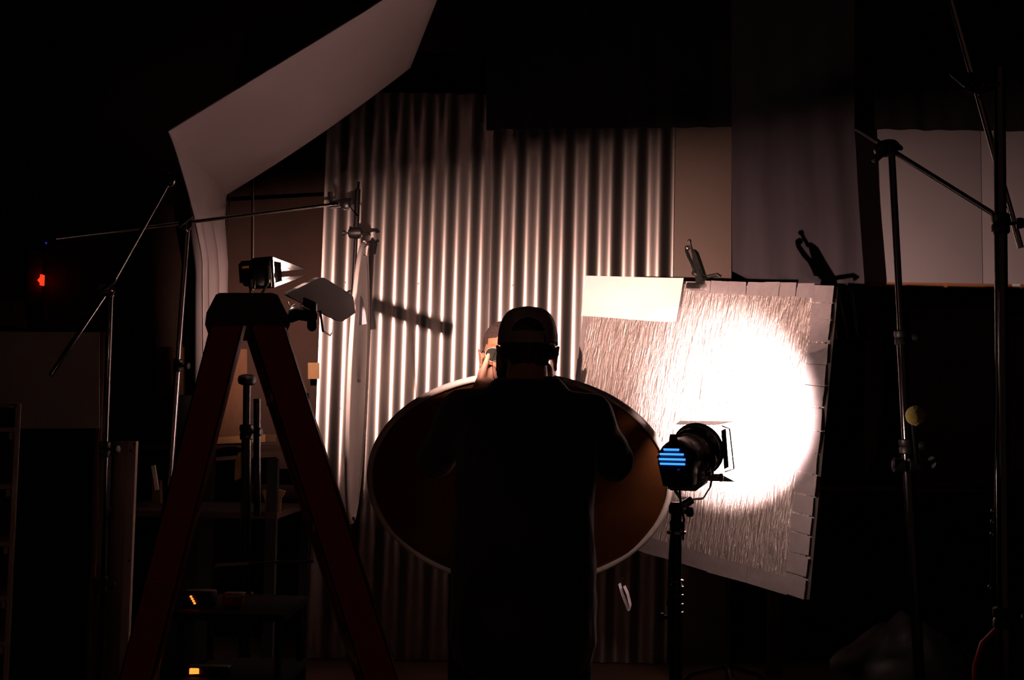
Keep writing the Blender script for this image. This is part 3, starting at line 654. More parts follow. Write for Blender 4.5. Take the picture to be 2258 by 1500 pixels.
# ------------------------------------------------------------------ the ladder
LN, LF = 2.72, 3.16                                                # near and far side
def lad(px, py, Y=LN): return P(px, py, Y)
lad_x0 = lad(540, 700)
ladr = thing('step_ladder', 'orange fibreglass step ladder with a black top cap carrying a lamp', 'ladder', (lad_x0.x, (LN + LF) / 2, 0))
ztop = lad(540, 646).z; zcb = lad(540, 716).z
cap = [(452, 716), (455, 690), (476, 650), (484, 646), (600, 646), (612, 650), (632, 690), (640, 716)]
cp_ = [lad(x, y, LN - .01) for x, y in cap]
MB().prism(cp_, (lad_x0.x * (LF / LN - 1) * 1.09, LF - LN + .04, 0)).build('top_cap', 'ladder_cap', ladr, angle=20)
def rail(pt_a, pt_b, wide, Y, name, flange_out):
    """C-channel rail in the plane at distance Y: from pt_a (x,z) down to the floor through pt_b"""
    a, b = V((pt_a[0], 0, pt_a[1])), V((pt_b[0], 0, pt_b[1])); d = (b - a); d = d / abs(d.z); b = a + d * a.z
    n_ = V((1, 0, -d.x)).normalized()
    dd = d.normalized()
    a.y = b.y = Y
    mb = MB(); L = (b - a).length; mid = (a + b) / 2
    mb.box(mid + V((0, .002, 0)), (wide, .004, L), x=n_, y=(0, 1, 0), z=dd)
    for s_ in (-1, 1): mb.box(mid + n_ * s_ * (wide / 2 - .002) + V((0, flange_out * .015, 0)), (.004, .03, L), x=n_, y=(0, 1, 0), z=dd)
    r_ = mb.build('rail', 'orange_fibreglass', ladr, smooth=False)
    r_['label'] = name
    MB().box(b + V((0, .012, .02)), (wide + .01, .04, .04), bev=.004).build('foot', 'black_plastic', r_)
    return a, b, dd
def xz(px, py): p = lad(px, py); return (p.x, p.z)
fa, fb_, fd = rail(xz(585, 706), xz(788, 1340), .090, LN, 'front rail', 1)
ra, rb, rd = rail(xz(503, 706), xz(382, 1176), .078, LN, 'rear rail', 1)
DXF = lad_x0.x * (LF / LN - 1)                                      # the ladder stands along the line of sight
yd_ = V((DXF, LF - LN, 0)).normalized(); xd_ = V((yd_.y, -yd_.x, 0))
rail((fa.x + DXF, fa.z), (fb_.x + DXF, 0), .090, LF, 'front rail', -1); rail((ra.x + DXF, ra.z), (rb.x + DXF, 0), .078, LF, 'rear rail', -1)
for k in range(5):
    z = .30 + k * .285; t = (fa.z - z) / (fa.z); x = fa.x + (fb_.x - fa.x) * t
    MB().box((x + DXF / 2, (LN + LF) / 2, z), (.085, LF - LN - .012, .022), x=xd_, y=yd_, bev=.003).build('step', 'aluminium', ladr)
for k in range(4):
    z = .35 + k * .33; t = (ra.z - z) / ra.z; x = ra.x + (rb.x - ra.x) * t
    MB().box((x + DXF / 2, (LN + LF) / 2, z), (.03, LF - LN - .012, .03), x=xd_, y=yd_, bev=.003).build('rear_brace', 'aluminium', ladr)
sp0, sp1, sp2 = lad(475, 1247, LN + .03), lad(548, 1243, LN + .03), lad(690, 1239, LN + .03)
MB().box((sp0 + sp1) / 2, ((sp1 - sp0).length, .004, .006), x=(sp1 - sp0).normalized()).build('spreader', 'aluminium', ladr, smooth=False)
MB().box((sp1 + sp2) / 2 + V((0, .006, 0)), ((sp2 - sp1).length, .004, .006), x=(sp2 - sp1).normalized()).build('spreader', 'black_metal', ladr, smooth=False)
q0, q1 = lad(497, 1318, LF - .03), lad(606, 1313, LF - .03)
MB().box((q0 + q1) / 2, ((q1 - q0).length, .004, .006), x=(q1 - q0).normalized()).build('spreader', 'aluminium', ladr, smooth=False)

# ------------------------------------------------------------------ lamp on the ladder
def op(a, b, c): return OMNI + of * a + orr * b + ou * c
om = thing('open_face_lamp', 'small lit open-face film lamp with barn doors on top of the ladder', 'film lamp', V((OMNI.x, OMNI.y, ztop)))
hs = MB().prism([op(-.046, -.022, -.022), op(-.046, .022, -.022), op(-.046, .022, .022), op(-.040, .018, .030), op(-.040, -.018, .030), op(-.046, -.022, .022)], of * .010)
sweep(hs, [[op(a, y * k, z * k) for y, z in ((-.024, -.032), (.024, -.032), (.026, -.02), (.026, .02), (.024, .032), (-.024, .032), (-.026, .02), (-.026, -.02))] for a, k in ((-.040, .78), (-.028, .96), (.0, 1.0), (.006, 1.0))]); hs.build('housing', 'black_metal', om, angle=30)
MB().box(op(.009, 0, 0), (.004, .058, .072), x=of, y=orr, z=ou, bev=.001).build('front_flange', 'steel', om)
MB().box(op(.016, 0, 0), (.003, .062, .076), x=of, y=orr, z=ou, bev=.0008).build('door_flange', 'steel', om)
MB().box(op(.004, .0275, 0), (.012, .002, .05), x=of, y=orr, z=ou, bev=.0008).build('side_bracket', 'steel', om)
MB().lathe(op(.0180, 0, 0), [(.026, 0), (.024, .0012), (.012, .0012), (.002, .001)], of, 24).build('reflector_dish', 'lamp_reflector', om)
MB().capsule(op(.030, -.006, .0), .0060, op(.030, .012, .0), .0060, 14).build('halogen_bulb', 'bulb', om)
for s_, gp_, b0_ in ((1, .0036, .036), (-1, .0120, .036)):
    MB().prism([op(.018, -.030, b0_ * s_), op(.018, .030, b0_ * s_), op(.0885, .070, gp_ * s_), op(.0885, -.085, gp_ * s_)], ou * .0010 * s_).build('barn_door', 'black_metal', om, smooth=False)
MB().prism([op(.018, -.032, -.034), op(.018, -.032, .034), op(.088, -.056, .016), op(.088, -.056, -.016)], orr * -.0010).build('barn_door', 'black_metal', om, smooth=False)
MB().prism([op(.017, .033, -.026), op(.017, .033, .026), op(.022, .050, .022), op(.022, .050, -.022)], of * .0010).build('barn_door', 'steel', om, smooth=False)
for s_ in (1, -1):
    c_ = op(-.012, .012 * s_, 0)
    MB().tube([op(.0, .029 * s_, .0), op(-.004, .030 * s_, -.026), V((c_.x, c_.y, ztop + .012))], .003, 8).build('yoke', 'steel', om)
MB().lathe(V((op(-.01, 0, 0).x, op(-.01, 0, 0).y, ztop + .001)), [(.022, 0), (.022, .005), (.012, .008), (.012, .014)], (0, 0, 1), 16).build('mount', 'black_metal', om)
MB().lathe(op(-.050, .022, -.026), [(.004, -.012), (.008, -.01), (.008, .01), (.004, .012)], (0, 0, 1), 12).build('focus_knob', 'chrome', om)
MB().capsule(op(-.068, .012, -.022), .003, op(-.060, .014, -.028), .003, 8).build('wing_screw', 'chrome', om)
# lettering on the rear panel
cu = bpy.data.curves.new('omni', 'FONT'); cu.body = 'OMNI'; cu.size = .0085; cu.extrude = .0003; cu.align_x = 'CENTER'; cu.align_y = 'CENTER'
to = bpy.data.objects.new('lettering_tmp', cu); C.objects.link(to)
dg = bpy.context.evaluated_depsgraph_get(); dg.update()
tm = bpy.data.meshes.new_from_object(to.evaluated_get(dg)); bpy.data.objects.remove(to)
le = bpy.data.objects.new('lettering', tm); C.objects.link(le); tm.materials.clear(); tm.materials.append(MATS['orange_print_glow'])
mm = Matrix.Identity(4); pos = op(-.0465, .0, .014) - V(om['_o'])
for i in range(3): mm[i][0], mm[i][1], mm[i][2], mm[i][3] = orr[i], ou[i], -of[i], pos[i]
le.parent = om; le.matrix_local = mm
ad = bpy.data.lights.new('omni_light', 'AREA'); ad.shape = 'RECTANGLE'; ad.size = .008; ad.size_y = .012; ad.spread = math.radians(100); ad.energy = OMNI_POWER; ad.color = OMNI_COL
ao = bpy.data.objects.new('omni_light', ad); C.objects.link(ao); ao.matrix_world = light_matrix(op(.0375, 0, 0), *frame((math.sin(OMNI_AIM) * math.cos(OMNI_PITCH), math.cos(OMNI_AIM) * math.cos(OMNI_PITCH), math.sin(OMNI_PITCH)))); ao.parent = om; ao.matrix_parent_inverse = Matrix.Translation(-V(om['_o']))

# grey flag clamped to the ladder
DF = 2.92
fg = thing('flag_panel', 'small dark grey flag panel tilted beside the ladder top', 'flag', P(707, 700, DF))
poly = [(x, y, 2.85 + .0028 * (x - 634)) for x, y in ((634, 650), (637, 646), (703, 613), (716, 613), (768, 645), (779, 655), (784, 690), (756, 709), (748, 709), (700, 685), (640, 655))]
pts = [P(x, y, d) for x, y, d in poly]; MB().prism(pts, (-.010, .006, .002)).build('panel', 'grey_flag', fg, angle=20)
MB().box(P(684, 672, 2.875), (.034, .022, .022), x=(P(692, 676, 2.9) - P(674, 668, 2.9)).normalized(), bev=.003).build('clamp_block', 'black_metal', fg)
for (a, b2) in (((662, 674), (671, 668)), ((673, 667), (691, 676)), ((668, 679), (683, 684)), ((683, 684), (693, 678)), ((684, 685), (683, 694)), ((683, 694), (688, 697))):
    MB().tube([P(*a, 2.862), P(*b2, 2.862)], .0012, 6).build('wire_catch', 'steel', fg)
MB().tube([P(635, 666, 2.93), P(640, 679, 2.93), P(651, 672, 2.93)], .002, 6).build('hook', 'steel', fg)
MB().capsule(P(650, 690, 2.93), .016, P(688, 698, 2.93), .014, 12).build('clamp_arm', 'black_metal', fg)
MB().capsule(P(640, 700, 2.94), .014, P(662, 690, 2.94), .016, 12).build('clamp_jaw', 'black_metal', fg)
MB().capsule(P(688, 690, 2.93), .010, P(688, 720, 2.93), .012, 12).build('clamp_handle', 'black_plastic', fg)
# bar on a rod, added beyond the flag to shadow the corrugated metal
pa_, pb_ = P(688, 630, 4.0), P(764, 655, 4.0); pdx = (pb_ - pa_).normalized()
MB().tube([P(706, 686, 3.05), P(712, 730, 3.1), P(728, 740, 3.9), P(731, 735, 4.0), (pa_ + pb_) / 2], .003, 8).build('shadow_bar_rod', 'black_metal', fg)
MB().box((pa_ + pb_) / 2, ((pb_ - pa_).length, .012, .022), x=pdx, z=pdx.cross(V((0, 1, 0))), bev=.003).build('shadow_bar', 'black_plastic', fg)

# ------------------------------------------------------------------ people
def tri(a, b, c): return V(a)
def finger(mb, base, dirs, lens, rads):
    p = V(base)
    for d, l, (r0, r1) in zip(dirs, lens, rads):
        q = p + V(d).normalized() * l; mb.capsule(p, r0, q, r1, 10); p = q
    return p
PX, PY = P(1160, 900, 3.600).x, 3.600
pho = thing('person', 'photographer seen from behind in a black jacket and pale cap, raising a camera', 'person', (PX, PY, 0))
def z_at(py, Y=3.600): return P(1160, py, Y).z
headc = V((P(1164, 765, 3.600).x, 3.630, z_at(762)))
lh = P(1072, 838, 3.980)                                             # left hand by the lens
rsh, lsh = V((PX + .185, 3.590, z_at(912))), V((PX - .185, 3.590, z_at(912)))
rel, lel = P(1352, 1018, 3.700), P(962, 1015, 3.720)
lwr = P(1060, 862, 3.940); rwr = V((PX + .075, 3.880, z_at(868)))
CAMP = V((headc.x - .02, 3.840, z_at(790)))
def arm(mb, sh, el, wr, r=(.055, .045, .034), add=0):
    mb.capsule(sh, r[0] + add, el, r[1] + add, 14); mb.capsule(el, r[1] + add, wr, r[2] + add, 14)
sk = MB()
# head and neck
sk.ball(headc + V((0, .01, .015)), (.076, .096, .105), None, 24, 16)
sk.ball(headc + V((0, .045, -.055)), (.058, .060, .062), None, 20, 14)
sk.capsule(headc + V((0, .098, .0)), .008, headc + V((0, .108, -.03)), .014, 10)          # nose
sk.capsule(headc + V((-.022, .088, -.062)), .008, headc + V((.022, .088, -.062)), .008, 10)  # mouth
sk.capsule(headc + V((-.04, .085, .03)), .012, headc + V((.04, .085, .03)), .012, 10)      # brow
sk.capsule(headc + V((0, -.02, -.05)), .056, V((PX, 3.580, z_at(862))), .066, 16)
for s_ in (-1, 1):                                                        # ears
    e = headc + V((s_ * .078, .0, -.032))
    for k in range(7):
        a0, a1 = -1.9 + k * .62, -1.9 + (k + 1) * .62
        f = lambda a: e + V((s_ * .012 * (.6 + .4 * math.sin(a)), -.012 + .014 * math.cos(a) * -1, .031 * math.sin(a)))
        sk.capsule(f(a0), .006, f(a1), .006, 8)
    sk.ball(e + V((s_ * .002, -.004, -.004)), (.007, .014, .024), None, 10, 8); sk.ball(e + V((s_ * .004, -.002, -.032)), (.007, .009, .011), None, 10, 8)
# trunk, arms, legs under the clothes
sk.capsule((PX - .11, 3.590, z_at(905)), .06, (PX + .11, 3.590, z_at(905)), .06); sk.capsule((PX, 3.600, z_at(930)), .125, (PX, 3.600, 1.02), .125, 18, 1.2, (1, 0, 0)); sk.ball((PX, 3.600, .93), (.165, .115, .11), None, 20, 12)
arm(sk, lsh, lel, lwr, (.046, .038, .029)); arm(sk, rsh, rel, rwr, (.046, .038, .029))
for s_ in (-1, 1):
    kx = PX + s_ * .105; sk.capsule((kx, 3.600, .90), .083, (kx + s_ * .01, 3.610, .50), .056); sk.capsule((kx + s_ * .01, 3.610, .50), .054, (kx + s_ * .015, 3.590, .10), .038)
    sk.capsule((kx + s_ * .015, 3.570, .06), .038, (kx + s_ * .03, 3.740, .045), .030)
# left hand around the lens: palm, four fingers under it, thumb up on the near side
pd = (lh - lwr).normalized(); palm_c = lwr + pd * .055
sk.capsule(lwr, .028, lwr + pd * .04, .032, 14, .7, (0, 1, 0)); sk.ball(palm_c + pd * .02, (.036, .030, .040), None, 16, 12)
finger(sk, palm_c + V((-.012, -.020, .012)), [V((.22, .1, .95)), V((.30, .12, .92)), V((.25, .2, .9))], (.028, .026, .018), ((.013, .0115), (.0112, .0095), (.0095, .008)))
for k, (dx, ln) in enumerate(((0, 1.0), (1, 1.1), (2, 1.02), (3, .82))):
    b0 = palm_c + pd * .025 + V((.012, .005 + .019 * dx, .012 - .003 * dx))
    finger(sk, b0, [V((.75, .15, .55)), V((.95, .10, .05)), V((.7, .05, -.45))], (.038 * ln, .026 * ln, .020 * ln), ((.0095, .0088), (.0088, .008), (.008, .007)))
# right hand gripping the camera's right end
pd = V((-.15, .1, .9)).normalized(); palm_r = rwr + pd * .05
sk.capsule(rwr, .027, rwr + pd * .04, .032, 14, .7, (1, 0, 0)); sk.ball(palm_r + pd * .02, (.026, .034, .042), None, 16, 12)
finger(sk, palm_r + V((-.01, -.022, .01)), [V((-.7, -.2, .6)), V((-.9, .0, .3)), V((-.9, .2, .1))], (.03, .026, .018), ((.013, .0115), (.0112, .0095), (.0095, .008)))
for k, ln in enumerate((1.0, 1.08, 1.0, .8)):
    b0 = palm_r + V((.0, .028, .045 - .021 * k))
    finger(sk, b0, [V((-.2, .9, .15)), V((-.85, .4, 0)), V((-.9, -.3, 0))], (.036 * ln, .025 * ln, .019 * ln), ((.0095, .0088), (.0088, .008), (.008, .007)))
body = remesh(sk.build('body', 'skin_fair', pho), .0052, 3, .5)
# hair: short at the nape, below the cap
hb = MB()
for k in range(26):
    a = math.radians(200 + k * 140 / 25); d = V((math.cos(a) * .078, math.sin(a) * .094, 0))
    ln = .052 + .012 * math.sin(k * 2.1); hb.capsule(headc + d + V((0, .012, .025)), .012, headc + V((d.x * .94, d.y * .96 + .012, -ln * (1 if 4 < k < 22 else .55))), .007, 8)
hb.ball(headc + V((0, .004, .020)), (.0825, .101, .085), None, 24, 14)
remesh(hb.build('hair', 'hair_brown', pho), .0045, 1, .4, lambda p: .0022 * noise.noise(p * 160))
# cap: panelled crown, rear opening with strap, button, brim in front
cw = thing_cap = None
cc = headc + V((0, .005, .035)); capm = MB(); rows = []
NP = 96
for j in range(31):
    t = j / 30; row = []
    for k in range(NP + 1):
        a = 2 * math.pi * k / NP
        rr = math.cos(t * math.pi / 2 * .995) ** .55; hz = math.sin(t * math.pi / 2)
        seam = 1 - .012 * max(0, 1 - abs(((k / 16) % 1) - 0) * 9 if ((k / 16) % 1) < .5 else 1 - (1 - ((k / 16) % 1)) * 9)
        p = cc + V((math.cos(a) * .090 * rr * seam, math.sin(a) * .106 * rr * seam, -.030 + .110 * hz))
        if math.sin(a) < -.90 and t < .40: pass
        row.append(p)
    rows.append(row)
# crown with a rear half-moon opening
vs = [p for r_ in rows for p in r_]; nc = NP + 1; fs = []
for j in range(30):
    for k in range(NP):
        a = 2 * math.pi * (k + .5) / NP; az = math.degrees(a) - 270; h = j / 30
        if .20 <= h < .44 and abs(az) < 34 * math.sqrt(max(0, 1 - ((h - .14) / .30) ** 2)): continue
        fs.append((j * nc + k, j * nc + k + 1, (j + 1) * nc + k + 1, (j + 1) * nc + k))
capo = capm.add(vs, fs).build('cap', 'cap_cloth', pho, angle=60); capo['label'] = 'pale baseball cap with a strap across the rear opening'
so = capo.modifiers.new('solid', 'SOLIDIFY'); so.thickness = .003; so.offset = -1
MB().lathe(cc + V((0, 0, .078)), [(.009, 0), (.009, .003), (.005, .006)], (0, 0, 1), 12).build('button', 'cap_cloth', capo)
bp_ = []
for k in range(13):
    a = math.radians(32 + 116 * k / 12)
    bp_.append([cc + V((math.cos(a) * .088, math.sin(a) * .104, -.026)), cc + V((math.cos(a) * .098, .02 + math.sin(a) * .135, -.032)), cc + V((math.cos(a) * .092, .03 + math.sin(a) * .155, -.045))])
MB().grid(bp_, (0, 0, -.004)).build('brim', 'cap_cloth', capo, angle=60)
pts = []
for k in range(15):
    a = math.radians(234 + 72 * k / 14); pts.append([cc + V((math.cos(a) * .0890, math.sin(a) * .1062, -.031)), cc + V((math.cos(a) * .0885, math.sin(a) * .1056, -.011))])
MB().grid(pts, (0, -.003, 0)).build('strap', 'cap_cloth', capo, angle=60)
MB().box(cc + V((.045, -.0935, -.021)), (.012, .005, .026), x=(.86, .5, 0), y=(-.5, .86, 0), bev=.001).build('buckle', 'steel', capo)
# jacket
jm = MB(); zs = z_at(905)
jm.capsule((PX - .156, 3.590, z_at(915)), .073, (PX + .156, 3.590, z_at(915)), .070, 16)
jm.capsule((PX - .06, 3.580, z_at(878)), .060, (PX + .06, 3.580, z_at(878)), .060, 16)
jm.capsule((PX, 3.580, z_at(960)), .151, (PX, 3.600, 1.02), .158, 22, 1.32, (1, 0, 0))
jm.capsule((PX, 3.600, 1.05), .161, (PX, 3.600, .78), .166, 22, 1.30, (1, 0, 0))
arm(jm, lsh, lel, lerp(lel, lwr, .80), (.066, .058, .044)); arm(jm, rsh, rel, lerp(rel, rwr, .92), (.066, .058, .046))
def folds(p):
    q = p + V((PX, PY, 0)); return .010 * noise.noise(V((q.x * 9, q.y * 9, q.z * 5))) + .005 * noise.noise(V((q.x * 26, q.y * 22, q.z * 16)))
remesh(jm.build('jacket', 'jacket_black', pho), .008, 6, .5, folds)
jc = MB(); rows = []
for k in range(25):
    a = 2 * math.pi * k / 24; c0 = V((PX, 3.585, 0))
    lo_, hi_ = z_at(868) + .02 * math.sin(a), z_at(838) - .035 * max(0, math.sin(a))
    rows.append([c0 + V((math.cos(a) * .105, math.sin(a) * .09, lo_ - .02)), c0 + V((math.cos(a) * .088, math.sin(a) * .080, (lo_ + hi_) / 2)), c0 + V((math.cos(a) * .078, math.sin(a) * .074 + .008, hi_))])
jc.grid(rows).build('collar', 'jacket_black', pho, angle=60).modifiers.new('s', 'SOLIDIFY').thickness = .006
MB().tube([V((PX + .165, 3.525, z_at(905))), V((PX + .19, 3.520, z_at(940))), V((PX + .185, 3.530, z_at(985)))], .004, 6).build('shoulder_seam', 'jacket_black', pho)
tm_ = MB()
for s_ in (-1, 1):
    kx = PX + s_ * .10; tm_.capsule((kx, 3.600, .92), .105, (kx + s_ * .012, 3.610, .50), .080, 18); tm_.capsule((kx + s_ * .012, 3.610, .50), .080, (kx + s_ * .015, 3.590, .10), .066, 18)
remesh(tm_.build('trousers', 'trouser_black', pho), .009, 5, .5, lambda p: .006 * noise.noise(p * 12))
for s_ in (-1, 1):
    x = PX + s_ * .12; sh = MB(); sh.ball((x, 3.560, .05), (.045, .06, .045)); sh.ball((x + s_ * .012, 3.670, .045), (.048, .11, .038)); sh.box((x + s_ * .008, 3.630, .014), (.088, .27, .026), bev=.01)
    remesh(sh.build('shoe', 'black_plastic', pho), .007, 3)
# his camera
pc = thing('photo_camera', 'dark camera held up in front of the photographer\'s face', 'camera', CAMP)
MB().box(CAMP, (.145, .065, .10), bev=.012).build('body', 'black_plastic', pc)
MB().box(CAMP + V((0, .0, .06)), (.06, .06, .035), bev=.010).build('prism', 'black_plastic', pc)
MB().lathe(CAMP + V((0, .03, -.008)), [(.034, 0), (.036, .02), (.036, .05), (.040, .055), (.040, .11), (.036, .112)], (0, 1, 0), 28).build('lens', 'black_metal', pc)
MB().lathe(CAMP + V((0, .142, -.008)), [(.041, 0), (.046, .03), (.044, .03), (.038, 0)], (0, 1, 0), 28).build('lens_hood', 'black_plastic', pc)
MB().box(CAMP + V((-.0735, -.005, -.002)), (.003, .02, .05), bev=.001).build('side_trim', 'chrome', pc)
pts = [CAMP + V((-.076, -.01, .035)), CAMP + V((-.088, -.03, .0)), CAMP + V((-.082, -.06, -.05)), CAMP + V((-.06, -.10, -.09))]
MB().grid([[p - V((0, .008, 0)), p + V((0, .008, .004))] for p in pts], (.001, 0, 0)).build('strap', 'black_plastic', pc, angle=60)

# the man being photographed
SX, SY = P(1106, 780, 5.08).x, 5.08
sub = thing('person', 'short-haired man in sunglasses facing the photographer, holding the gold reflector', 'person', (SX, SY, 0))
def zs_(py): return P(1106, py, SY).z
hc = V((SX, SY, zs_(782))); Hs = hc.z + .13
skm = MB()
skm.ball(hc + V((0, .012, .022)), (.073, .094, .104), None, 24, 16)
skm.ball(hc + V((0, -.030, -.062)), (.056, .058, .066), None, 20, 14)
skm.capsule(hc + V((0, -.072, -.11)), .020, hc + V((0, -.060, -.10)), .026, 12)              # chin
skm.capsule(hc + V((-.036, -.076, .020)), .013, hc + V((.036, -.076, .020)), .013, 12)      # brow
skm.capsule(hc + V((0, -.088, .008)), .008, hc + V((0, -.104, -.030)), .013, 12)            # nose
for s_ in (-1, 1):
    skm.ball(hc + V((s_ * .013, -.094, -.034)), (.008, .009, .007), None, 10, 8)
    skm.ball(hc + V((s_ * .040, -.064, -.022)), (.022, .020, .018), None, 12, 8)               # cheek
    e = hc + V((s_ * .078, .012, -.012))
    for k in range(7):
        a0, a1 = -1.7 + k * .6, -1.7 + (k + 1) * .6
        f = lambda a: e + V((s_ * (.012 + .006 * math.sin(a)), .006 + .016 * math.cos(a) * -1 * -1, .031 * math.sin(a)))
        skm.capsule(f(a0), .0058, f(a1), .0058, 8)
    skm.ball(e + V((s_ * .004, .004, -.002)), (.006, .014, .026), None, 10, 8); skm.ball(e + V((s_ * .006, -.002, -.032)), (.007, .009, .012), None, 10, 8)
skm.capsule(hc + V((-.020, -.090, -.068)), .007, hc + V((.020, -.090, -.068)), .007, 10); skm.capsule(hc + V((-.016, -.088, -.080)), .008, hc + V((.016, -.088, -.080)), .008, 10)
skm.capsule(hc + V((0, .02, -.06)), .055, (SX, SY + .02, hc.z - .19), .062, 16)
zsh = hc.z - .235
skm.capsule((SX - .12, SY + .02, zsh), .06, (SX + .12, SY + .02, zsh), .06); skm.capsule((SX, SY, zsh - .05), .125, (SX, SY, zsh - .48), .115, 18, 1.25, (1, 0, 0)); skm.ball((SX, SY, zsh - .55), (.16, .11, .11), None, 20, 12)
# reflector geometry first: hands grip its lower rim
RC = P(1145, 1076, 4.62); RR = P(1475, 1076, 4.62).x - P(1145, 1076, 4.62).x
tilt = math.radians(44)
ru = V((math.cos(.03), 0, -math.sin(.03))); rw = V((0, -math.sin(tilt), math.cos(tilt))); rw = (rw - ru * rw.dot(ru)).normalized(); rn = ru.cross(rw).normalized()
if rn.y > 0: rn = -rn                                            # camera side (looks down)
def rp(ang, q=1.0): return RC + ru * RR * q * math.cos(ang) + rw * RR * q * math.sin(ang)
lw_, rw_ = rp(math.radians(-103), 1.0) + V((0, .05, .01)), rp(math.radians(-77), 1.0) + V((0, .05, .01))
for s_, wr in ((-1, lw_), (1, rw_)):
    sh = V((SX + s_ * .175, SY + .02, zsh - .01)); el = V((SX + s_ * .25, SY + .12, zsh - .30))
    wr = wr + V((s_ * .02, .05, .03))
    arm(skm, sh, el, wr, (.048, .040, .029))
    gp = rp(math.radians(-90 + s_ * 13)); pd = (gp - wr).normalized(); pm = wr + pd * .045
    skm.capsule(wr, .028, pm, .032, 14, .7); skm.ball(pm + pd * .01, (.038, .034, .026), None, 14, 10)
    for k in range(4):
        b0 = pm + V(((k - 1.5) * .020, -.02, -.012)); finger(skm, b0, [V((0, -.8, -.35)), V((0, -.25, .9)), V((0, .5, .8))], (.034, .026, .018), ((.0095, .009), (.009, .008), (.008, .007)))
    finger(skm, pm + V((-s_ * .03, .0, .012)), [V((-s_ * .6, -.4, .6)), V((-s_ * .3, -.8, .3)), V((0, -.9, -.1))], (.028, .024, .018), ((.012, .011), (.011, .009), (.009, .008)))
for s_ in (-1, 1):
    kx = SX + s_ * .10; zh = zsh - .58; skm.capsule((kx, SY, zh), .085, (kx + s_ * .02, SY - .01, .53), .058); skm.capsule((kx + s_ * .02, SY - .01, .53), .056, (kx + s_ * .025, SY + .02, .10), .04); skm.capsule((kx + s_ * .025, SY + .03, .06), .038, (kx + s_ * .04, SY - .13, .045), .03)
remesh(skm.build('body', 'skin_brown', sub), .0055, 3, .5)
hm = MB(); hm.ball(hc + V((0, .020, .046)), (.078, .094, .092), None, 24, 16)
ho = remesh(hm.build('hair', 'hair_dark', sub), .004, 1, .4, lambda p: .0035 * noise.noise(p * 130) + .002 * noise.noise(p * 300))
# cut the hairline: keep the hair above the forehead
bm = bmesh.new(); bm.from_mesh(ho.data); o0 = V(sub['_o'])
kill = [v for v in bm.verts if (lambda p: (p.y < -.045 and p.z < .062) or p.z < -.012 + max(0, -p.y) * .9)(v.co + o0 - hc)]
bmesh.ops.delete(bm, geom=kill, context='VERTS'); bm.to_mesh(ho.data); bm.free()
# sunglasses
sg = MB()
def gl(s_, a): 
    r_ = V((.030 * math.cos(a), 0, .026 * math.sin(a))); r_.z *= 1.0 if math.sin(a) > 0 else 1.12; r_.x *= 1 + .10 * math.sin(a)
    return hc + V((s_ * .035, -.096 + .35 * abs(s_ * .035 + r_.x) ** 1.6 * 1.0, -.006)) + r_
frm = MB()
for s_ in (-1, 1): frm.tube([gl(s_, 2 * math.pi * k / 24) for k in range(26)], .0014, 6, False)
frm.tube([hc + V((-.008, -.098, .004)), hc + V((.008, -.098, .004))], .0018, 6)
for s_ in (-1, 1): frm.tube([gl(s_, .3 if s_ > 0 else math.pi - .3), hc + V((s_ * .078, -.06, .008)), hc + V((s_ * .082, .005, .010)), hc + V((s_ * .080, .03, -.01))], .002, 6)
sgo = frm.build('sunglasses', 'black_metal', sub)
for s_ in (-1, 1):
    rows = [[lerp(hc + V((s_ * .035, -.0985, -.006)), gl(s_, 2 * math.pi * k / 24), q) for k in range(25)] for q in (.02, .4, .7, 1.0)]
    MB().grid(rows, (0, .0015, 0)).build('lens', 'sunglass_lens', sgo, angle=80)
    MB().ball(hc + V((s_ * .032, -.066, -.004)), .012, None, 12, 8).build('eye', 'eye_white', sub)
tsm = MB()
tsm.capsule((SX - .13, SY + .02, zsh - .01), .068, (SX + .13, SY + .02, zsh - .01), .068); tsm.capsule((SX, SY, zsh - .05), .138, (SX, SY, zsh - .50), .135, 20, 1.28, (1, 0, 0)); tsm.capsule((SX, SY, zsh - .5), .137, (SX, SY, zsh - .60), .137, 20, 1.28, (1, 0, 0))
for s_ in (-1, 1): tsm.capsule((SX + s_ * .175, SY + .02, zsh - .01), .062, (SX + s_ * .23, SY + .09, zsh - .21), .058)
remesh(tsm.build('shirt', 'shirt_dark', sub), .009, 5, .5, lambda p: .006 * noise.noise(p * 11))
tm_ = MB()
for s_ in (-1, 1):
    kx = SX + s_ * .10; tm_.capsule((kx, SY, zsh - .60), .105, (kx + s_ * .02, SY - .01, .53), .078, 18); tm_.capsule((kx + s_ * .02, SY - .01, .53), .078, (kx + s_ * .025, SY + .02, .10), .064, 18)
remesh(tm_.build('trousers', 'trouser_black', sub), .009, 5, .5, lambda p: .006 * noise.noise(p * 12))
for s_ in (-1, 1):
    x = SX + s_ * .13; sh = MB(); sh.ball((x, SY + .03, .05), (.045, .06, .045)); sh.ball((x + s_ * .012, SY - .08, .045), (.048, .11, .038)); sh.box((x + s_ * .008, SY - .04, .014), (.088, .27, .026), bev=.01)
    remesh(sh.build('shoe', 'black_plastic', sub), .007, 3)

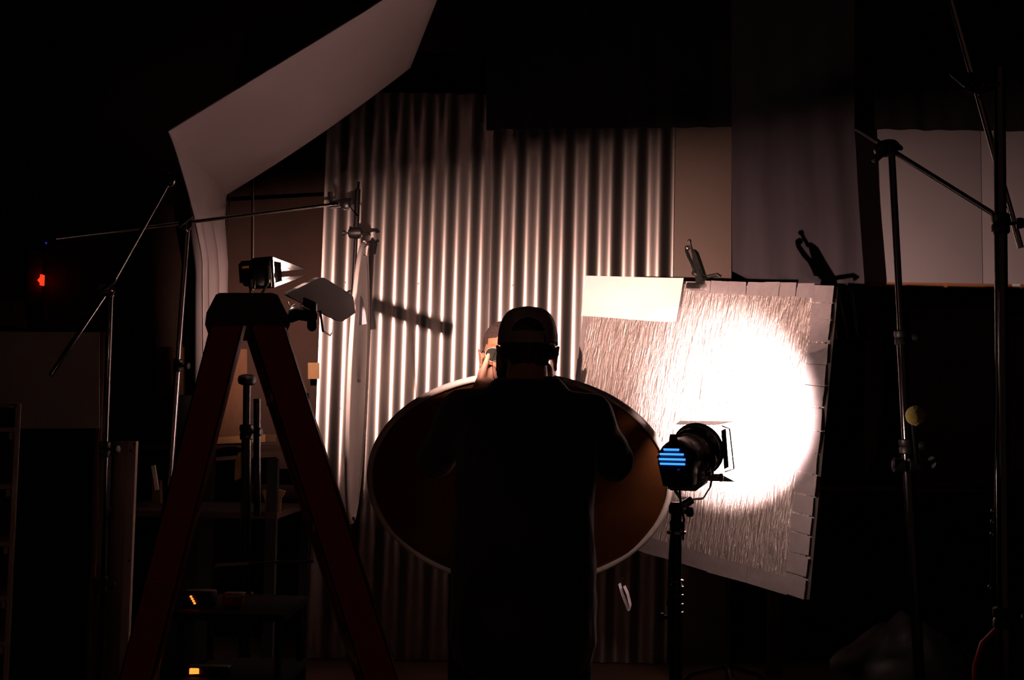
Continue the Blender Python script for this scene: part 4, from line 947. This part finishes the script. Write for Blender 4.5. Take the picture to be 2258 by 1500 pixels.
# tilted gold reflector between the two men
gr = thing('reflector_disc', 'large round gold reflector held tilted between the two men', 'reflector', RC, 'collapsible reflectors')
rows = [[RC + (rp(2 * math.pi * k / 96) - RC) * q + rn * (.010 * noise.noise(V((math.cos(2 * math.pi * k / 96) * q * 3, math.sin(2 * math.pi * k / 96) * q * 3, 2))) + .02 * (1 - q) * 0) for k in range(97)] for q in (.01, .15, .3, .45, .6, .75, .88, .985)]
MB().grid(rows).build('gold_side', 'reflector_gold', gr, angle=80)
MB().grid([[p - rn * .003 for p in r_] for r_ in rows]).build('white_side', 'reflector_white', gr, angle=80)
MB().tube([rp(2 * math.pi * k / 96) for k in range(98)], .0115, 10, False).build('rim', 'reflector_rim', gr)
hp = rp(math.radians(-49)); hp0 = P(1372, 1288, hp.y)
pts = [P(1366, 1288, hp.y - .005), P(1372, 1310, hp.y - .01), P(1382, 1335, hp.y - .012), P(1387, 1348, hp.y - .012), P(1390, 1335, hp.y - .005), P(1384, 1310, hp.y), P(1374, 1288, hp.y)]
sr = []
for i in range(len(pts) - 1):
    for q in range(4): p = lerp(pts[i], pts[i + 1], q / 4); sr.append([p + V((-.007, -.012, 0)), p + V((.005, .012, .003))])
MB().grid(sr, (.001, -.001, 0)).build('carry_loop', 'strap_white', gr, angle=60)

# ------------------------------------------------------------------ dark corner on the left
bpl = [(-200, 730, 5.6), (219, 733, 5.6), (219, 945, 5.6), (-200, 945, 5.6)]
board_px(bpl, 5.6, .03, 'partition_board', 'grey_panel', 'dim grey board behind the slanting boom arm at the far left', 'panel')
a0 = P(228, 733, 5.62)
tag(MB().box((a0.x, 5.63, a0.z / 2), (.03, .05, a0.z), bev=.002).build('timber_post', 'plywood', loc=(a0.x, 5.63, 0)), 'thin dark wooden post at the right end of the grey board', 'post')
pb = P(100, 940, 5.65)
tag(MB().box((P(0, 940, 5.65).x, 5.66, pb.z / 2), (.9, .04, pb.z - .004)).build('storage_crate', 'wall_black', loc=(P(0, 940, 5.65).x, 5.66, 0), smooth=False), 'black base unit carrying the dim grey board at the far left', 'storage unit')
# small shelving unit at the left edge
sl = P(37, 1100, 4.0); slx = sl.x; sz1 = P(20, 890, 4.0).z; x_l = slx - .34
shv = thing('shelf_unit', 'pale narrow shelving unit cut off by the left edge', 'shelf', (slx - .17, 4.05, 0))
for x in (slx - .008, x_l): MB().box((x, 4.15, sz1 / 2), (.016, .3, sz1), bev=.001).build('side_panel', 'shelf_white', shv)
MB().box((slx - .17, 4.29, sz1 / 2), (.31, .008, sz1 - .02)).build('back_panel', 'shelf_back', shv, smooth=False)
for py in (948, 1074, 1200, 1320, 1420):
    z = P(20, py, 4.0).z
    sh_ = MB().box(((slx + x_l) / 2, 4.15, z), (slx - x_l - .02, .29, .014), bev=.001).build('shelf', 'shelf_white', shv)
    MB().box((slx - .026, 4.004, z - .02), (.012, .004, .022), bev=.0005).build('shelf_tag', 'shelf_white', sh_)
MB().box(((slx + x_l) / 2, 4.15, sz1 - .007), (slx - x_l - .02, .3, .014), bev=.001).build('top', 'plywood', shv)
for ch in list(shv.children) + [g_ for q in shv.children for g_ in q.children]:
    if ch.type == 'MESH':
        o0_ = V((slx - .17, 4.05, 0)); piv = V((slx, 4.0, 0)) - o0_
        R_ = Matrix.Translation(piv) @ Matrix.Rotation(math.radians(21.5), 4, 'Z') @ Matrix.Translation(-piv)
        ch.data.transform(R_)
# metal rail leaning
m0, m1 = P(247, 972, 4.8), P(303, 972, 4.8); mz = m0.z
al = thing('metal_channel', 'upright aluminium channel with bolts left of the ladder', 'metal channel', ((m0.x + m1.x) / 2, 4.8, 0))
MB().box(((m0.x + m1.x) / 2 - .008, 4.82, mz / 2), (m1.x - m0.x - .02, .01, mz), bev=.001).build('web', 'aluminium', al)
MB().box((m1.x - .016, 4.80, mz / 2), (.032, .03, mz), bev=.002).build('flange', 'shelf_white', al)
for py, dx in ((980, -.006), (994, -.020), (1236, -.010)):
    MB().lathe(V((m1.x + dx, 4.785, P(300, py, 4.8).z)), [(.005, 0), (.005, .002), (.002, .004)], (0, -1, 0), 8).build('bolt', 'black_metal', al)
# wood and boards seen behind and between the ladder legs
board_px([(470, 770, 7.2), (545, 770, 7.2), (545, 962, 7.1), (470, 968, 7.1)], 7.2, .018, 'plywood_sheet', 'plywood', 'orange plywood sheet seen between the ladder legs', 'plywood')
board_px([(345, 765, 7.0), (404, 765, 7.0), (404, 870, 7.0), (345, 870, 7.0)], 7.0, .03, 'plywood_sheet', 'plywood', 'small brown plywood piece behind the left boom stand', 'plywood')
cz = P(370, 870, 7.0).z; cx_ = P(374, 870, 7.0).x
tag(MB().box((cx_, 7.1, cz / 2 - .002), (.42, .36, cz - .006), bev=.006).build('storage_crate', 'wall_black', loc=(cx_, 7.1, 0)), 'tall black crate carrying the small brown plywood piece', 'crate')
board_px([(460, 966, 6.6), (585, 958, 6.6), (585, 975, 6.6), (460, 980, 6.6)], 6.6, .3, 'timber_plank', 'lumber', 'pale timber plank lying level behind the ladder legs', 'timber')
board_px([(526, 998, 6.0), (535, 996, 6.0), (535, 1054, 6.0), (517, 1060, 6.0), (518, 1020, 6.0)], 6.0, .03, 'timber_block', 'lumber', 'short pointed yellow timber block behind the black stand', 'timber')
board_px([(578, 1082, 6.0), (600, 1076, 6.0), (628, 1084, 6.0), (620, 1098, 6.0), (586, 1116, 6.0)], 6.0, .04, 'timber_block', 'lumber', 'squat timber block low beside the black stand', 'timber')
board_px([(606, 1034, 5.9), (611, 1034, 5.9), (608, 1064, 5.9), (604, 1064, 5.9)], 5.9, .02, 'timber_offcut', 'lumber', 'upper of two thin yellow slivers of lit timber', 'timber')
board_px([(615, 1100, 5.9), (620, 1100, 5.9), (617, 1132, 5.9), (613, 1132, 5.9)], 5.9, .02, 'timber_offcut', 'lumber', 'lower of two thin yellow slivers of lit timber', 'timber')
board_px([(679, 800, 7.6), (704, 800, 7.6), (704, 836, 7.6), (679, 836, 7.6)], 7.6, .05, 'timber_block', 'lumber', 'pale wooden block fixed at the left edge of the corrugated metal', 'timber')
board_px([(335, 1060, 6.4), (352, 1060, 6.4), (354, 1118, 6.4), (336, 1118, 6.4)], 6.4, .05, 'carton', 'plywood', 'small dim brown carton behind the left boom stand', 'carton')
board_px([(333, 1028, 6.3), (341, 1026, 6.3), (349, 1080, 6.3), (342, 1082, 6.3)], 6.3, .02, 'ruler', 'shelf_white', 'thin pale strip leaning against the brown carton', 'strip')
# rack of lumber that carries these pieces
zr = P(540, 1120, 6.1).z
rk = thing('lumber_rack', 'dark low rack carrying timber behind the ladder', 'rack', (-1.5, 6.3, 0))
MB().box((-1.52, 6.25, zr - .02), (.86, .8, .03)).build('shelf', 'wall_brown', rk, smooth=False)
MB().box((-1.52, 6.75, P(520, 980, 6.6).z - .02), (.86, .35, .03)).build('shelf', 'wall_brown', rk, smooth=False)
for x in (-1.92, -1.12):
    for y in (5.88, 6.85): MB().box((x, y, .62), (.05, .05, 1.24)).build('post', 'wall_black', rk, smooth=False)
# cords on the wall by the sheet
wp = P(558, 430, 7.3)
tag(MB().tube([P(559, 395, 7.32), P(559, 500, 7.32), P(558, 640, 7.32)], .0035, 8).build('hanging_cord', 'aluminium', loc=P(559, 500, 7.32)), 'straight thin cord hanging behind the lamp on the ladder', 'cord')
tag(MB().tube([P(506, 428, 7.33), P(505, 500, 7.33), P(497, 570, 7.33), P(490, 650, 7.33)], .004, 8).build('hanging_cord', 'black_plastic', loc=P(500, 500, 7.33)), 'dark curved cord hanging along the white sheet', 'cord')
# exit sign with a red arrow, and a brown box below
ex = thing('exit_sign', 'small red glowing arrow sign in the dark at the far left', 'sign', P(80, 620, 8.3))
MB().box(P(79, 612, 8.37), (.10, .05, .37), bev=.004).build('housing', 'exit_box', ex)
MB().box(P(93, 618, 8.31), (.0155, .05, .073), bev=.002).build('bar', 'red_glow', ex)
MB().prism([P(82, 618, 8.31), P(90, 609, 8.31), P(90, 613, 8.31), P(86.5, 618, 8.31), P(90, 623, 8.31), P(90, 627, 8.31)], (0, .05, 0)).build('arrow', 'red_glow', ex, smooth=False)
MB().box(P(93, 618, 8.30), (.029, .012, .011), bev=.002).build('cross_bar', 'red_glow', ex)
board_px([(-60, 658, 7.6), (30, 658, 7.6), (30, 719, 7.6), (-60, 719, 7.6)], 7.6, .2, 'carton', 'exit_box', 'dim orange-brown carton at the left edge below the red sign', 'carton')
tag(MB().lathe(P(102, 536, 8.395), [(.004, 0), (.006, .002), (.005, .006), (.002, .008)], (0, -1, 0), 8).build('indicator_lamp', 'blue_led', loc=P(102, 536, 8.395)), 'tiny blue indicator light in the dark above the red sign', 'indicator')
# cart with chargers behind the ladder feet
DC = 3.45
z_u = P(440, 1342, DC).z; z_l = P(440, 1494, DC).z; cx0, cx1 = P(395, 1340, DC).x, P(640, 1340, DC).x
ca = thing('equipment_cart', 'black equipment cart in the dark behind the ladder', 'cart', ((cx0 + cx1) / 2, DC + .1, 0))
for z in (z_u, z_l, .12): MB().box(((cx0 + cx1) / 2, DC + .12, z - .012), (cx1 - cx0, .40, .02), bev=.003).build('shelf', 'wall_black', ca)
for x in (cx0 + .02, cx1 - .02):
    for y in (DC - .05, DC + .29):
        po = MB().tube([(x, y, .055), (x, y, z_u - .022)], .010, 8).build('post', 'black_metal', ca)
        MB().lathe((x - .012, y, .03), [(.024, 0), (.029, .004), (.029, .02), (.024, .024)], (1, 0, 0), 14).build('castor', 'black_plastic', po)
cg = thing('battery_charger', 'dark battery charger with a slanting row of four orange lights', 'charger', P(440, 1341, DC))
p0 = P(438, 1324, DC + .02); MB().box(V((p0.x, DC + .03, z_u + .0235)), (.085, .06, .045), bev=.006).build('case', 'black_plastic', cg)
for k in range(4):
    MB().ball(P(421 + k * 2.7, 1316 + k * 4.9, DC - .002), (.0035, .0035, .003), None, 8, 6).build('light', 'orange_led', cg)
p1 = P(508, 1320, DC); tag(MB().box(V((p1.x, DC + .05, z_u + .020)), (.058, .05, .036), bev=.004).build('red_case', 'red_plastic', loc=V((p1.x, DC + .05, z_u))), 'small dark red case beside the battery charger', 'case')
psn = thing('power_strip', 'power strip with an orange glowing switch on the lower cart shelf', 'power strip', P(440, 1494, DC))
p2 = P(440, 1484, DC + .01); MB().box(V((p2.x + .02, DC + .03, z_l + .013)), (.12, .045, .026), bev=.005).build('body', 'black_plastic', psn)
MB().box(V((P(427, 1480, DC).x, DC + .006, z_l + .014)), (.026, .008, .018), bev=.003).build('switch', 'orange_led', psn)
MB().tube([V((p2.x - .03, DC + .0, z_l + .006)), V((p2.x + .03, DC + .0, z_l + .009))], .0018, 6).build('edge_trim', 'aluminium', psn)
# bag in the lower right corner
bgc = P(2000, 1500, 5.45); bgm = MB().ball((bgc.x, 5.45, .27), (.33, .24, .34), None, 40, 28)
bgo = bgm.build('plastic_bag', 'bag_plastic', loc=(bgc.x, 5.45, 0)); 
for q in bgo.data.vertices:
    p = q.co; q.co = p + p.normalized() * (.06 * noise.noise(p * 6) + .03 * noise.noise(p * 14))
    if q.co.z < .004: q.co.z = .004
    k = max(0, q.co.z - .42); q.co.x *= 1 - k * 1.2
tag(bgo, 'crumpled dark plastic bag on the floor in the lower right corner', 'bag')
rcv = [P(2205, 1380, 4.0), P(2165, 1420, 4.0), P(2150, 1470, 4.0), P(2148, 1560, 4.0), V((P(2150, 1560, 4.0).x, 4.0, .012))]
tag(MB().tube(rcv, .009, 10).build('cable', 'red_plastic', loc=V((rcv[-1].x, 4.0, 0))), 'dark red cable curving down in the lower right corner', 'cable')
# cable on the floor
tag(MB().tube([V((sx.x - .03, 4.16, .008)), V((sx.x + .1, 4.4, .008)), V((.9, 4.6, .008)), V((1.6, 5.6, .008)), V((1.5, 7.0, .008))], .006, 8).build('floor_cable', 'black_plastic', loc=(.9, 4.6, 0)), 'black cable running over the floor from the spotlight stand', 'cable')

for o in bpy.data.objects:
    if '_o' in o: del o['_o']
